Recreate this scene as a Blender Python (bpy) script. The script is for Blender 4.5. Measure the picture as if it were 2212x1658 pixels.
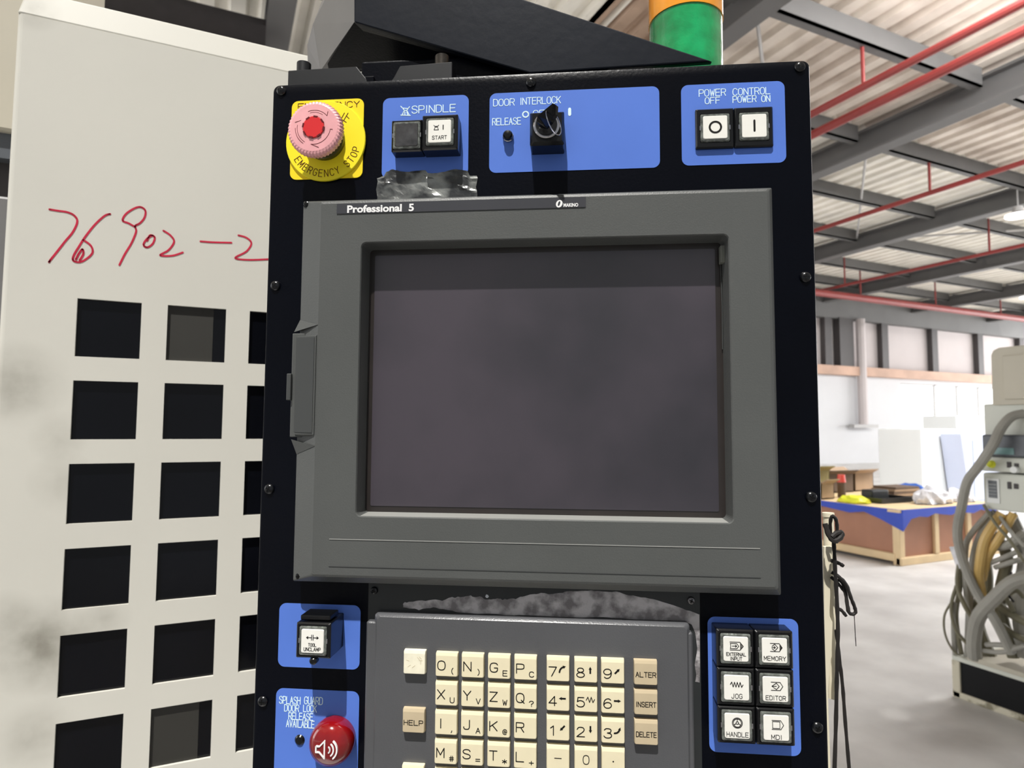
import bpy, bmesh, math, random
from mathutils import Vector, Matrix
random.seed(7)
PI = math.pi
SC = bpy.context.scene
for o in list(bpy.data.objects): bpy.data.objects.remove(o)
col = SC.collection

# ------------------------------------------------------------------ camera
F_PX = 1380.0
HC = 1.55                                     # camera height above the shop floor
yaw, pitch, roll = 0.0944844817, 0.0672435072, -0.0051098947
CAM = Vector((30.134951, -451.325872, -254.09861))   # mm in the console's own frame (x right, y into panel, z up)
RC = Matrix.Rotation(yaw, 3, 'Z') @ Matrix.Rotation(pitch, 3, 'X') @ Matrix.Rotation(roll, 3, 'Y')
QW = Matrix.Rotation(math.radians(-30), 3, 'Z')      # console frame -> hall frame
cd = bpy.data.cameras.new('camera')
cd.sensor_width = 36; cd.lens = 36 * F_PX / 2212; cd.clip_start = 0.02; cd.clip_end = 200
cd.dof.use_dof = True; cd.dof.focus_distance = 0.45; cd.dof.aperture_fstop = 14
cam = bpy.data.objects.new('camera', cd); col.objects.link(cam)
cam.matrix_world = Matrix.Translation((0, 0, HC)) @ (QW @ RC).to_4x4() @ Matrix.Rotation(PI / 2, 4, 'X')
SC.camera = cam

# ------------------------------------------------------------------ light and exposure
SC.view_settings.view_transform = 'Standard'
SC.view_settings.look = 'None'
SC.view_settings.exposure = 0.0
SC.view_settings.gamma = 1.0
SC.view_settings.use_curve_mapping = False
w = bpy.data.worlds.new('sky'); SC.world = w; w.use_nodes = True
bg = w.node_tree.nodes['Background']; bg.inputs[0].default_value = (0.93, 0.96, 1.0, 1); bg.inputs[1].default_value = 0.36
sd = bpy.data.lights.new('sun', 'SUN'); sd.energy = 5.2; sd.angle = math.radians(0.9); sd.color = (1.0, 0.97, 0.92)
sun = bpy.data.objects.new('sun', sd); col.objects.link(sun)
ldir = QW @ Vector((0.15, 1.0, -2.0))
sun.rotation_euler = ldir.to_track_quat('-Z', 'Y').to_euler(); sun.location = (0, -2, 6)
def area(name, loc, sx, sy, e, tgt=None, c=(1, 1, 1)):
    l = bpy.data.lights.new(name, 'AREA'); l.shape = 'RECTANGLE'; l.size = sx; l.size_y = sy; l.energy = e; l.color = c
    o = bpy.data.objects.new(name, l); col.objects.link(o); o.location = loc
    if tgt: o.rotation_euler = (Vector(tgt) - Vector(loc)).to_track_quat('-Z', 'Y').to_euler()
    return o
# added fill lights that brighten the hall, out of the frame
area('fill_side', (44, 6, 4.0), 26, 7, 5500, (20, 10, 3))
area('fill_roof', (17, 2.6, 7.6), 20, 3.0, 3500, (18, 8, 0))
area('fill_left', (-12, 13, 4.0), 18, 7, 1300, (10, 14, 3))

# ------------------------------------------------------------------ geometry helpers
ROOT = QW @ (-CAM) * 0.001 + Vector((0, 0, HC))
def ray(u, v): return QW @ RC @ Vector(((u - 1106) / F_PX, 1, -(v - 829) / F_PX))
def at_y(u, v, Y): r = ray(u, v); return r * (Y / r.y) + Vector((0, 0, HC))
def at_x(u, v, X): r = ray(u, v); return r * (X / r.x) + Vector((0, 0, HC))
def P(u, v, d=0.0):                           # photo measurement -> x, z in mm on the console plane at depth d
    q = RC @ Vector(((u - 1106) / F_PX, 1, -(v - 829) / F_PX)); t = (d - CAM.y) / q.y
    X = CAM + q * t; return X.x, X.z
def lin(c):
    return tuple(((v / 255) / 12.92 if v / 255 <= 0.04045 else ((v / 255 + 0.055) / 1.055) ** 2.4) for v in c)
MATS = {}
def mk(name, rgb, rough=0.5, metal=0.0, spec=0.5, var=0.06, vscale=8.0, bump=0.0, bscale=60.0, rgb2=None, thr=None, trans=0.0, emis=0.0, coat=0.0):
    m = bpy.data.materials.new(name); m.use_nodes = True
    nt = m.node_tree; b = nt.nodes['Principled BSDF']
    c = lin(rgb)
    b.inputs['Roughness'].default_value = rough; b.inputs['Metallic'].default_value = metal
    b.inputs['Specular IOR Level'].default_value = spec
    if trans: b.inputs['Transmission Weight'].default_value = trans
    if coat: b.inputs['Coat Weight'].default_value = coat; b.inputs['Coat Roughness'].default_value = 0.08
    tc = nt.nodes.new('ShaderNodeTexCoord')
    n = nt.nodes.new('ShaderNodeTexNoise'); n.inputs['Scale'].default_value = vscale; n.inputs['Detail'].default_value = 5
    nt.links.new(tc.outputs['Object'], n.inputs['Vector'])
    r = nt.nodes.new('ShaderNodeValToRGB')
    lo, hi = (thr if thr else (0.3, 0.7))
    r.color_ramp.elements[0].position = lo; r.color_ramp.elements[1].position = hi
    a = tuple(min(1, x * (1 - var)) for x in c); d = lin(rgb2) if rgb2 else tuple(min(1, x * (1 + var)) for x in c)
    r.color_ramp.elements[0].color = (*a, 1); r.color_ramp.elements[1].color = (*d, 1)
    nt.links.new(n.outputs['Fac'], r.inputs['Fac']); nt.links.new(r.outputs['Color'], b.inputs['Base Color'])
    if emis:
        b.inputs['Emission Color'].default_value = (*c, 1); b.inputs['Emission Strength'].default_value = emis
    if bump:
        n2 = nt.nodes.new('ShaderNodeTexNoise'); n2.inputs['Scale'].default_value = bscale; n2.inputs['Detail'].default_value = 6
        nt.links.new(tc.outputs['Object'], n2.inputs['Vector'])
        bp = nt.nodes.new('ShaderNodeBump'); bp.inputs['Strength'].default_value = bump; bp.inputs['Distance'].default_value = 0.001
        nt.links.new(n2.outputs['Fac'], bp.inputs['Height']); nt.links.new(bp.outputs['Normal'], b.inputs['Normal'])
    MATS[name] = m; return m

class MB:
    def __init__(s): s.v = []; s.f = []
    def add(s, vs, fs):
        k = len(s.v); s.v += [tuple(x) for x in vs]; s.f += [tuple(i + k for i in q) for q in fs]; return s
    def box(s, x0, x1, y0, y1, z0, z1):
        v = [(x, y, z) for z in (z0, z1) for y in (y0, y1) for x in (x0, x1)]
        return s.add(v, [(0, 2, 3, 1), (4, 5, 7, 6), (0, 1, 5, 4), (2, 6, 7, 3), (0, 4, 6, 2), (1, 3, 7, 5)])
    def hull8(s, a, b):                        # two quads a, b (4 points each) joined to a solid
        return s.add(list(a) + list(b), [(0, 1, 2, 3), (7, 6, 5, 4), (0, 4, 5, 1), (1, 5, 6, 2), (2, 6, 7, 3), (3, 7, 4, 0)])
    def loft(s, loops, cap0=False, cap1=False, close=False):
        n = len(loops[0]); vs = [p for l in loops for p in l]; fs = []
        m = len(loops)
        for k in range(m if close else m - 1):
            k2 = (k + 1) % m
            for i in range(n):
                j = (i + 1) % n; fs.append((k * n + i, k * n + j, k2 * n + j, k2 * n + i))
        if cap0: fs.append(tuple(range(n))[::-1])
        if cap1: fs.append(tuple((m - 1) * n + i for i in range(n)))
        return s.add(vs, fs)
    def prism(s, pts, y0, y1):                 # outline in x,z extruded along y
        n = len(pts)
        return s.add([(x, y0, z) for x, z in pts] + [(x, y1, z) for x, z in pts],
                     [tuple(range(n)), tuple(range(2 * n - 1, n - 1, -1))] + [(i, n + i, n + (i + 1) % n, (i + 1) % n) for i in range(n)])
    def lathe(s, c, prof, n=32, knurl=None):   # axis along y through c=(x,z); prof = [(radius, y)]
        loops = []
        for r, y in prof:
            loops.append([(c[0] + (r + (knurl if knurl and i % 2 and r > 17.5 else 0)) * math.cos(2 * PI * i / n), y, c[1] + (r + (knurl if knurl and i % 2 and r > 17.5 else 0)) * math.sin(2 * PI * i / n)) for i in range(n)])
        return s.loft(loops, True, True)
    def zcyl(s, c, r, z0, z1, n=24, r1=None):
        a = [(c[0] + r * math.cos(2 * PI * i / n), c[1] + r * math.sin(2 * PI * i / n), z0) for i in range(n)]
        r1 = r if r1 is None else r1
        b = [(c[0] + r1 * math.cos(2 * PI * i / n), c[1] + r1 * math.sin(2 * PI * i / n), z1) for i in range(n)]
        return s.loft([a, b], True, True)
    def tube(s, pts, r, n=8, cap=True):
        pts = [Vector(p) for p in pts]; loops = []; prev = None
        for i, p in enumerate(pts):
            t = (pts[min(i + 1, len(pts) - 1)] - pts[max(i - 1, 0)]).normalized()
            if prev is None:
                u = t.orthogonal().normalized()
            else:
                u = (prev - t * prev.dot(t)); u = u.normalized() if u.length > 1e-6 else t.orthogonal().normalized()
            prev = u; w_ = t.cross(u)
            rr_ = r[i] if isinstance(r, (list, tuple)) else r
            loops.append([tuple(p + (u * math.cos(2 * PI * k / n) + w_ * math.sin(2 * PI * k / n)) * rr_) for k in range(n)])
        return s.loft(loops, cap, cap)
    def strokes(s, lines, wd, y, th, dots=True):   # flat ribbons with round joints in the x,z plane
        h = wd / 2
        for ln in lines:
            for (x0, z0), (x1, z1) in zip(ln, ln[1:]):
                dx, dz = x1 - x0, z1 - z0; L = math.hypot(dx, dz)
                if L < 1e-6: continue
                nx, nz = -dz / L * h, dx / L * h
                s.prism([(x0 + nx, z0 + nz), (x1 + nx, z1 + nz), (x1 - nx, z1 - nz), (x0 - nx, z0 - nz)], y - th, y)
            if dots:
                for (x, z) in ln:
                    s.prism([(x + h * math.cos(PI / 3 * k), z + h * math.sin(PI / 3 * k)) for k in range(6)], y - th * 1.01, y)
        return s
    def build(s, name, mat, parent=None, sc=0.001, bevel=0, seg=2, smooth=False, loc=None, rotz=None, edit=None):
        me = bpy.data.meshes.new(name); me.from_pydata([(x * sc, y * sc, z * sc) for x, y, z in s.v], [], s.f); me.update()
        bm = bmesh.new(); bm.from_mesh(me); bmesh.ops.recalc_face_normals(bm, faces=bm.faces)
        ng = [f for f in bm.faces if len(f.verts) > 4]
        if ng: bmesh.ops.triangulate(bm, faces=ng)
        if edit: edit(bm)
        bm.to_mesh(me); bm.free()
        if mat: me.materials.append(mat)
        if smooth:
            for p in me.polygons: p.use_smooth = True
            try: me.set_sharp_from_angle(angle=math.radians(35))
            except Exception: pass
        o = bpy.data.objects.new(name, me); col.objects.link(o)
        if parent: o.parent = parent
        if loc: o.location = loc
        if rotz is not None: o.rotation_euler[2] = rotz
        if bevel:
            m = o.modifiers.new('b', 'BEVEL'); m.width = bevel * sc; m.segments = seg; m.limit_method = 'ANGLE'; m.angle_limit = math.radians(40)
        return o
def tag(o, label=None, cat=None, group=None, kind=None):
    if label: o['label'] = label
    if cat: o['category'] = cat
    if group: o['group'] = group
    if kind: o['kind'] = kind
    return o
def empty(name, loc=(0, 0, 0), rz=0):
    o = bpy.data.objects.new(name, None); col.objects.link(o); o.location = loc; o.rotation_euler = (0, 0, rz); o.empty_display_size = 0.05
    return o
def con(name):                                # empty in the console's frame
    return empty(name, ROOT, math.radians(-30))
def sub_empty(name, parent):
    o = empty(name); o.parent = parent; return o
def rr(x0, x1, z0, z1, r, y, n=5):            # rounded rectangle loop at depth y
    pts = []
    for cx, cz, a in ((x1 - r, z1 - r, 0), (x0 + r, z1 - r, 90), (x0 + r, z0 + r, 180), (x1 - r, z0 + r, 270)):
        for k in range(n + 1):
            t = math.radians(a + 90 * k / n); pts.append((cx + r * math.cos(t), y, cz + r * math.sin(t)))
    return pts
def crom(p, k=4, closed=False):
    n = len(p); out = []
    rng = range(n if closed else n - 1)
    g = (lambda i: p[i % n]) if closed else (lambda i: p[max(0, min(n - 1, i))])
    for i in rng:
        a, b, c, d = g(i - 1), g(i), g(i + 1), g(i + 2)
        for j in range(k):
            t = j / k
            out.append(tuple(0.5 * (2 * b[q] + (c[q] - a[q]) * t + (2 * a[q] - 5 * b[q] + 4 * c[q] - d[q]) * t * t + (3 * b[q] - a[q] - 3 * c[q] + d[q]) * t ** 3) for q in range(len(b))))
    out.append(p[0] if closed else p[-1]); return out

# ------------------------------------------------------------------ stroke lettering (4 x 6 cell)
G = {
 'A': '0,0 2,6 4,0|.8,2.2 3.2,2.2', 'B': '0,0 0,6 2.6,6|~2.6,6 3.6,5.4 3.6,3.8 2.6,3.2|2.6,3.2 0,3.2|~2.6,3.2 4,2.6 4,.7 2.8,0|2.8,0 0,0',
 'C': '~4,4.8 3.4,5.7 2,6 .6,5.5 0,4 0,2 .6,.5 2,0 3.4,.3 4,1.2', 'D': '0,0 0,6 2,6|~2,6 3.5,5.4 4,4 4,2 3.5,.6 2,0|2,0 0,0',
 'E': '4,6 0,6 0,0 4,0|0,3.1 3.5,3.1', 'F': '4,6 0,6 0,0|0,3.1 3.3,3.1', 'G': '~4,4.8 3.4,5.7 2,6 .6,5.5 0,4 0,2 .6,.5 2,0 3.4,.4 4,1.4|4,1.4 4,2.8 2.3,2.8',
 'H': '0,0 0,6|4,0 4,6|0,3.1 4,3.1', 'I': '2,0 2,6', 'J': '3.4,6 3.4,1.6|~3.4,1.6 3,.4 1.8,0 .6,.4 .3,1.6', 'K': '0,0 0,6|4,6 0,2.4|1.4,3.6 4,0',
 'L': '0,6 0,0 4,0', 'M': '0,0 0,6 2,1.6 4,6 4,0', 'N': '0,0 0,6 4,0 4,6', 'O': '~2,6 .6,5.5 0,4 0,2 .6,.5 2,0 3.4,.5 4,2 4,4 3.4,5.5 2,6',
 'P': '0,0 0,6 2.6,6|~2.6,6 3.8,5.6 4,4.4 3.8,3.2 2.6,2.7|2.6,2.7 0,2.7', 'Q': '~2,6 .6,5.5 0,4 0,2 .6,.5 2,0 3.4,.5 4,2 4,4 3.4,5.5 2,6|2.6,1.6 4.2,-.4',
 'R': '0,0 0,6 2.6,6|~2.6,6 3.8,5.6 4,4.5 3.8,3.4 2.6,2.9|2.6,2.9 0,2.9|2.4,2.9 4,0', 'S': '~3.9,4.8 3.3,5.7 2,6 .6,5.6 .1,4.5 .8,3.5 2,3.1 3.4,2.6 4,1.5 3.4,.4 2,0 .7,.3 0,1.3',
 'T': '0,6 4,6|2,6 2,0', 'U': '0,6 0,1.8|~0,1.8 .6,.4 2,0 3.4,.4 4,1.8|4,1.8 4,6', 'V': '0,6 2,0 4,6', 'W': '0,6 1,0 2,4.6 3,0 4,6', 'X': '0,0 4,6|0,6 4,0',
 'Y': '0,6 2,3 4,6|2,3 2,0', 'Z': '0,6 4,6 0,0 4,0', '0': '~2,6 .8,5.5 .3,4 .3,2 .8,.5 2,0 3.2,.5 3.7,2 3.7,4 3.2,5.5 2,6',
 '1': '.9,4.6 2.4,6 2.4,0', '2': '~.2,4.6 .8,5.7 2,6 3.4,5.6 3.8,4.4 3.2,3.1 1.6,1.6 0,0|0,0 4,0', '3': '~.2,5 1,5.8 2,6 3.4,5.6 3.7,4.6 3.2,3.5 1.8,3.2 3.4,2.8 4,1.6 3.4,.4 2,0 .7,.3 0,1.2',
 '4': '3,0 3,6 0,1.7 4,1.7', '5': '3.7,6 .6,6 .3,3.3|~.3,3.3 1.2,3.9 2.2,4 3.5,3.4 4,2 3.4,.5 2,0 .7,.3 0,1.2', '6': '~3.6,5.2 2.8,5.9 1.8,5.9 .6,5 0,3 .1,1.4 .8,.3 2,0 3.3,.4 4,1.8 3.4,3.2 2,3.6 .7,3.1 .1,2',
 '7': '0,6 4,6 1.4,0', '8': '~2,3.2 .7,3.8 .4,4.7 .9,5.7 2,6 3.1,5.7 3.6,4.7 3.3,3.8 2,3.2 .5,2.6 0,1.5 .6,.4 2,0 3.4,.4 4,1.5 3.5,2.6 2,3.2', '9': '~.4,.8 1.2,.1 2.2,.1 3.4,1 4,3 3.9,4.6 3.2,5.7 2,6 .7,5.6 0,4.2 .6,2.8 2,2.4 3.3,2.9 3.9,4',
 '(': '~2.6,6.6 1.6,5 1.3,3 1.6,1 2.6,-.6', ')': '~1.4,6.6 2.4,5 2.7,3 2.4,1 1.4,-.6', ',': '2,1.4 2,.4 1.4,-.8', '?': '~0,4.6 .7,5.7 2,6 3.4,5.6 3.8,4.4 3,3.2 2,2.6 2,1.6|2,.4 2,0',
 '@': '~2.8,2.4 2,1.8 1.3,2.8 1.8,4 2.7,3.9 2.9,2.4 3.8,2.2 4,3.8 3.2,5.5 1.4,5.6 .2,4 .3,1.6 1.6,.2 3.4,.5', '#': '1,0 1.5,6|2.6,0 3.1,6|0,4 4,4|0,2 4,2', '=': '0,4 4,4|0,1.8 4,1.8',
 '*': '2,0.6 2,5.4|0,1.8 4,4.2|0,4.2 4,1.8', '+': '2,1 2,5|0,3 4,3', '-': '0,3 4,3', '.': '1.9,2.8 2.1,2.8', ' ': '',
}
def glyph(ch):
    out = []
    for part in filter(None, G[ch].split('|')):
        sm = part.startswith('~'); pts = [tuple(float(q) for q in t.split(',')) for t in part.lstrip('~').split()]
        out.append(crom(pts, 3) if sm else pts)
    return out
def text_lines(s, x, z, h, wch, gap):         # letters wch wide, h high, from x at baseline z
    L = []
    for ch in s:
        ww = wch * (0.35 if ch in 'I1' and len(s) > 2 else 1)
        for ln in glyph(ch):
            L.append([(x + (px if ww == wch else px - 2 + 0.7) * wch / 4, z + pz * h / 6) for px, pz in ln])
        x += ww + gap
    return L
def fit_text(s, x0, x1, z, h, sp=0.3):        # spread s from x0 to x1
    wsum = sum(0.35 if (c in 'I1' and len(s) > 2) else 1 for c in s) + sp * (len(s) - 1)
    wch = (x1 - x0) / wsum
    return text_lines(s, x0, z, h, wch, sp * wch)
def px_text(s, u0, v0, u1, v1, hpx, d):       # baseline end points measured in the photo
    (x0, z0), (x1, z1) = P(u0, v0, d), P(u1, v1, d)
    return fit_text(s, x0, x1, (z0 + z1) / 2, hpx / 3.06 * (451 + d) / 451)

# ------------------------------------------------------------------ materials
mk('black_paint', (5, 7, 15), 0.3, 0, 0.11, 0.25, 6, 0.15, 400)
mk('black_edge', (24, 28, 38), 0.3, 0, 0.5, 0.2)
mk('navy_arm', (18, 23, 33), 0.42, 0, 0.15, 0.12, 5, 0.2, 90)
mk('bracket_black', (22, 24, 28), 0.45, 0, 0.4, 0.2, 30)
mk('bolt_steel', (70, 66, 62), 0.35, 0.8, 0.5, 0.25, 200)
mk('screw_black', (18, 20, 24), 0.25, 0.3, 0.6, 0.2, 100)
mk('screw_steel', (120, 118, 120), 0.3, 0.9, 0.5, 0.2, 200)
mk('recess', (4, 4, 5), 0.6, 0, 0.2)
mk('blue_plate', (88, 124, 212), 0.42, 0, 0.2, 0.03, 20)
mk('print_cyan', (222, 246, 255), 0.6, 0, 0.2)
mk('print_white', (240, 240, 240), 0.6, 0, 0.2)
mk('print_black', (22, 20, 18), 0.6, 0, 0.2)
mk('print_brown', (88, 36, 14), 0.6, 0, 0.2)
mk('button_black', (14, 15, 17), 0.22, 0, 0.4, 0.1)
mk('clear_lens', (150, 156, 150), 0.08, 0, 0.7, 0.6, 260, 0.3, 500, trans=0.6)
mk('cap_white', (238, 237, 230), 0.35, 0, 0.4, 0.03, 60)
mk('dark_lens', (62, 62, 64), 0.08, 0, 0.8, 0.5, 120, trans=0.0)
mk('yellow_plate', (250, 222, 40), 0.4, 0, 0.3, 0.03)
mk('yellow_ring', (252, 236, 48), 0.38, 0, 0.3, 0.03)
mk('olive_stem', (74, 70, 22), 0.3, 0, 0.4, 0.2)
mk('pink_head', (232, 168, 172), 0.3, 0, 0.5, 0.12, 60, coat=0.4)
mk('red_core', (214, 44, 48), 0.35, 0, 0.4, 0.04)
mk('dark_red', (96, 8, 20), 0.4, 0, 0.4, 0.1)
mk('lamp_red', (128, 9, 14), 0.12, 0, 0.6, 0.25, 60, coat=0.5)
mk('chrome', (190, 190, 195), 0.12, 1.0, 0.5, 0.05)
mk('bezel_grey', (84, 86, 85), 0.42, 0, 0.35, 0.05, 12, 0.15, 900)
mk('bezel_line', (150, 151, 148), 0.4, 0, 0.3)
mk('bezel_dark', (70, 72, 72), 0.4, 0, 0.35)
mk('strip_dark', (62, 63, 68), 0.4, 0, 0.3)
mk('screen_rim', (44, 39, 37), 0.28, 0, 0.6, 0.15, 30)
mk('clip_grey', (118, 120, 112), 0.35, 0, 0.4)
mk('keypad_grey', (84, 85, 88), 0.27, 0, 0.4, 0.05, 12, 0.12, 900)
mk('backing_dark', (44, 47, 48), 0.3, 0, 0.4, 0.1, 20)
mk('bare_metal', (150, 146, 148), 0.45, 0.1, 0.5, 0.35, 90, 0.5, 600, rgb2=(196, 193, 195), thr=(0.42, 0.6))
mk('chip_white', (215, 220, 225), 0.5)
mk('key_cream', (232, 222, 190), 0.4, 0, 0.4, 0.03, 70)
mk('key_tan', (198, 182, 152), 0.4, 0, 0.4, 0.04, 70)
mk('key_blank', (240, 235, 212), 0.4, 0, 0.4, 0.07, 160)
mk('key_skirt', (60, 56, 46), 0.5, 0, 0.3)
mk('tape_foil', (84, 86, 88), 0.3, 0.4, 0.5, 0.4, 50, 0.35, 150, rgb2=(150, 153, 150), thr=(0.4, 0.6))
mk('tower_green', (10, 150, 84), 0.12, 0, 0.6, 0.35, 40, 0.6, 120, rgb2=(20, 176, 104), coat=0.5)
mk('tower_orange', (252, 160, 40), 0.15, 0, 0.6, 0.1, 40, coat=0.5)
mk('arm_grey', (116, 115, 115), 0.45, 0, 0.4, 0.05)
mk('pane_dark', (8, 9, 14), 0.14, 0, 0.3, 0.3, 6)
mk('hole_back', (46, 45, 41), 0.6)
mk('ink_red', (196, 34, 66), 0.5, 0, 0.3, 0.12, 60)
mk('concrete', (208, 206, 204), 0.45, 0, 0.3, 0.12, 1.6, 0.3, 6, rgb2=(236, 235, 233))
mk('wall_white', (206, 206, 208), 0.8, 0, 0.2, 0.03, 0.6)
mk('wall_panel', (196, 188, 187), 0.8, 0, 0.2, 0.04, 0.6)
mk('steel_grey', (98, 97, 96), 0.5, 0, 0.3, 0.1, 0.7)
mk('steel_light', (170, 168, 166), 0.5, 0, 0.3, 0.08, 0.7)
mk('post_dark', (70, 66, 66), 0.6)
mk('gutter_tan', (186, 152, 132), 0.6, 0, 0.3, 0.15, 0.9)
mk('pipe_red', (132, 50, 47), 0.45, 0, 0.4, 0.1, 2)
mk('ply_brown', (176, 128, 104), 0.6, 0, 0.3, 0.06, 4)
mk('pine', (232, 206, 164), 0.6, 0, 0.3, 0.06, 6)
mk('tarp_blue', (50, 78, 190), 0.4, 0, 0.4, 0.1, 4)
mk('machine_beige', (196, 190, 174), 0.5, 0, 0.3, 0.05, 3)
mk('machine_white', (214, 216, 206), 0.45, 0, 0.3, 0.05, 3)
mk('cabinet_white', (238, 240, 238), 0.5, 0, 0.3, 0.02, 1)
mk('panel_lilac', (205, 212, 232), 0.5, 0, 0.3, 0.03, 1)
mk('hmi_grey', (92, 96, 102), 0.4)
mk('hmi_teal', (120, 156, 156), 0.3)
mk('hose_grey', (158, 156, 148), 0.5, 0, 0.3, 0.12, 6)
mk('hose_olive', (122, 118, 98), 0.5, 0, 0.3, 0.12, 6)
mk('hose_yellow', (206, 172, 104), 0.35, 0, 0.5, 0.15, 6)
mk('plinth_black', (8, 9, 12), 0.5, 0, 0.2)
mk('rust_cream', (196, 188, 160), 0.6, 0, 0.3, 0.5, 9, rgb2=(210, 204, 184), thr=(0.42, 0.5))
mk('cord_black', (40, 37, 36), 0.6, 0, 0.3, 0.2, 60)
mk('ivory', (232, 224, 200), 0.45, 0, 0.4, 0.04)
mk('carton', (176, 152, 128), 0.7, 0, 0.2, 0.1, 3)
mk('carton_dark', (112, 96, 84), 0.7, 0, 0.2, 0.15, 3)
mk('olive_box', (150, 140, 90), 0.7)
mk('plastic_clear', (222, 222, 228), 0.2, 0, 0.6, 0.3, 12, 0.8, 14)
mk('yellow_sheet', (236, 240, 60), 0.4)
mk('tray_black', (38, 40, 42), 0.4)
mk('blue_sheet', (30, 96, 190), 0.4)
mk('red_cap', (230, 90, 80), 0.4)
def emitter(name, rgb, e):
    m = bpy.data.materials.new(name); m.use_nodes = True; nt = m.node_tree
    b = nt.nodes['Principled BSDF']; b.inputs['Base Color'].default_value = (0.8, 0.8, 0.8, 1)
    b.inputs['Emission Color'].default_value = (*lin(rgb), 1); b.inputs['Emission Strength'].default_value = e
    MATS[name] = m
emitter('window_glow', (250, 252, 255), 1.6)
emitter('lamp_glow', (255, 255, 255), 4)
# dark LCD glass; mottled base colour stands in for soft reflections
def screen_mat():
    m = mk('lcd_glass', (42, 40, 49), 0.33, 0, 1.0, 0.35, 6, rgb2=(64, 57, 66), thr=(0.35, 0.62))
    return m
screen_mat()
# off-white enamel with dirty smudges that stay where they are
def enamel(spots):
    m = mk('enamel_white', (214, 212, 203), 0.4, 0, 0.35, 0.035, 3)
    nt = m.node_tree; b = nt.nodes['Principled BSDF']; src = b.inputs['Base Color'].links[0].from_socket
    tc = nt.nodes['Texture Coordinate'] if 'Texture Coordinate' in nt.nodes else nt.nodes.new('ShaderNodeTexCoord')
    nz = nt.nodes.new('ShaderNodeTexNoise'); nz.inputs['Scale'].default_value = 45; nz.inputs['Detail'].default_value = 8
    nt.links.new(tc.outputs['Object'], nz.inputs['Vector'])
    for (x, y, z, r, k) in spots:
        mp = nt.nodes.new('ShaderNodeVectorMath'); mp.operation = 'DISTANCE'; mp.inputs[1].default_value = (x, y, z)
        nt.links.new(tc.outputs['Object'], mp.inputs[0])
        mr = nt.nodes.new('ShaderNodeMapRange'); mr.inputs['From Min'].default_value = 0; mr.inputs['From Max'].default_value = r
        mr.inputs['To Min'].default_value = k * 0.75; mr.inputs['To Max'].default_value = 0
        nt.links.new(mp.outputs['Value'], mr.inputs['Value'])
        mu = nt.nodes.new('ShaderNodeMath'); mu.operation = 'MULTIPLY'; nt.links.new(mr.outputs[0], mu.inputs[0]); nt.links.new(nz.outputs['Fac'], mu.inputs[1])
        mx = nt.nodes.new('ShaderNodeMix'); mx.data_type = 'RGBA'
        nt.links.new(mu.outputs[0], mx.inputs['Factor']); nt.links.new(src, mx.inputs[6]); mx.inputs[7].default_value = (*lin((120, 116, 104)), 1)
        src = mx.outputs[2]
    nt.links.new(src, b.inputs['Base Color'])
YC = 0.85
def cab(u, v, dy=0.0):
    p = at_y(u, v, YC + dy); return p.x, p.y, p.z
sp_list = []
for (u, v, r, k) in ((40, 825, .05, .9), (25, 840, .035, .6), (128, 945, .03, .6), (135, 1040, .035, .6), (85, 1395, .055, 1.4), (105, 1385, .03, 1.0), (222, 1335, .03, .8), (75, 1590, .04, .9), (15, 1330, .03, .6), (70, 15, .03, .8), (120, 1460, .03, .4)):
    x, y, z = cab(u, v); sp_list.append((x, y - YC, z, r, k))
enamel(sp_list)
M = MATS

# ------------------------------------------------------------------ the hall
H = 5.6                                        # underside of the rafters above the camera
fl = MB().box(-14, 46, -6, 24, -0.1, 0).build('floor', M['concrete'], sc=1); tag(fl, kind='structure')
YW = 20.0
wb = MB()
wx0, wx1, wz0, wz1 = 29.6, 41.0, HC - 1.38, HC + 2.2
wb.box(-14, wx0, YW, YW + 0.3, 0, HC + 2.45).box(wx1, 46, YW, YW + 0.3, 0, HC + 2.45).box(wx0, wx1, YW, YW + 0.3, 0, wz0).box(wx0, wx1, YW, YW + 0.3, wz1, HC + 2.45)
tag(wb.build('wall_back', M['wall_white'], sc=1), kind='structure')
wu = MB().box(-14, 46, YW + 0.12, YW + 0.3, HC + 2.45, HC + 5.0).build('wall_back_upper', M['wall_panel'], sc=1); tag(wu, kind='structure')
k = 1
xs = [29.6, 32.3, 34.1, 35.9, 38.4, 41.0]
for a, b in zip(xs, xs[1:]):
    wn = MB().box(a + 0.04, b - 0.04, YW + 0.16, YW + 0.18, wz0 + 0.05, wz1 - 0.05).build('window_%d' % k, M['window_glow'], sc=1); tag(wn, kind='structure')
    fr = MB().box(a, a + 0.05, YW + 0.08, YW + 0.2, wz0, wz1).box(b - 0.05, b, YW + 0.08, YW + 0.2, wz0, wz1).box(a, b, YW + 0.08, YW + 0.2, wz0, wz0 + 0.06).box(a, b, YW + 0.08, YW + 0.2, wz1 - 0.06, wz1)
    fr.build('window_frame', M['steel_light'], wn, sc=1); k += 1
tag(MB().box(-14, 46, YW - 0.35, YW, HC + 2.4, HC + 2.8).build('trim_1', M['gutter_tan'], sc=1), kind='structure')
tag(MB().box(-14, 46, YW - 0.2, YW + 0.1, HC + 4.95, HC + 6.2).build('trim_2', M['steel_grey'], sc=1), kind='structure')
n_ = 3
for x in (16.2, 20.3, 24.6, 28.4, 32.1, 35.85, 39.6):
    tag(MB().box(x - 0.22, x + 0.22, YW - 0.15, YW + 0.1, HC + 2.8, HC + 4.95).build('trim_%d' % n_, M['post_dark'], sc=1), kind='structure'); n_ += 1
tag(MB().box(25.2, 26.1, YW - 0.25, YW + 0.1, HC + 2.8, HC + 5.0).build('trim_%d' % n_, M['post_dark'], sc=1), kind='structure')
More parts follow.
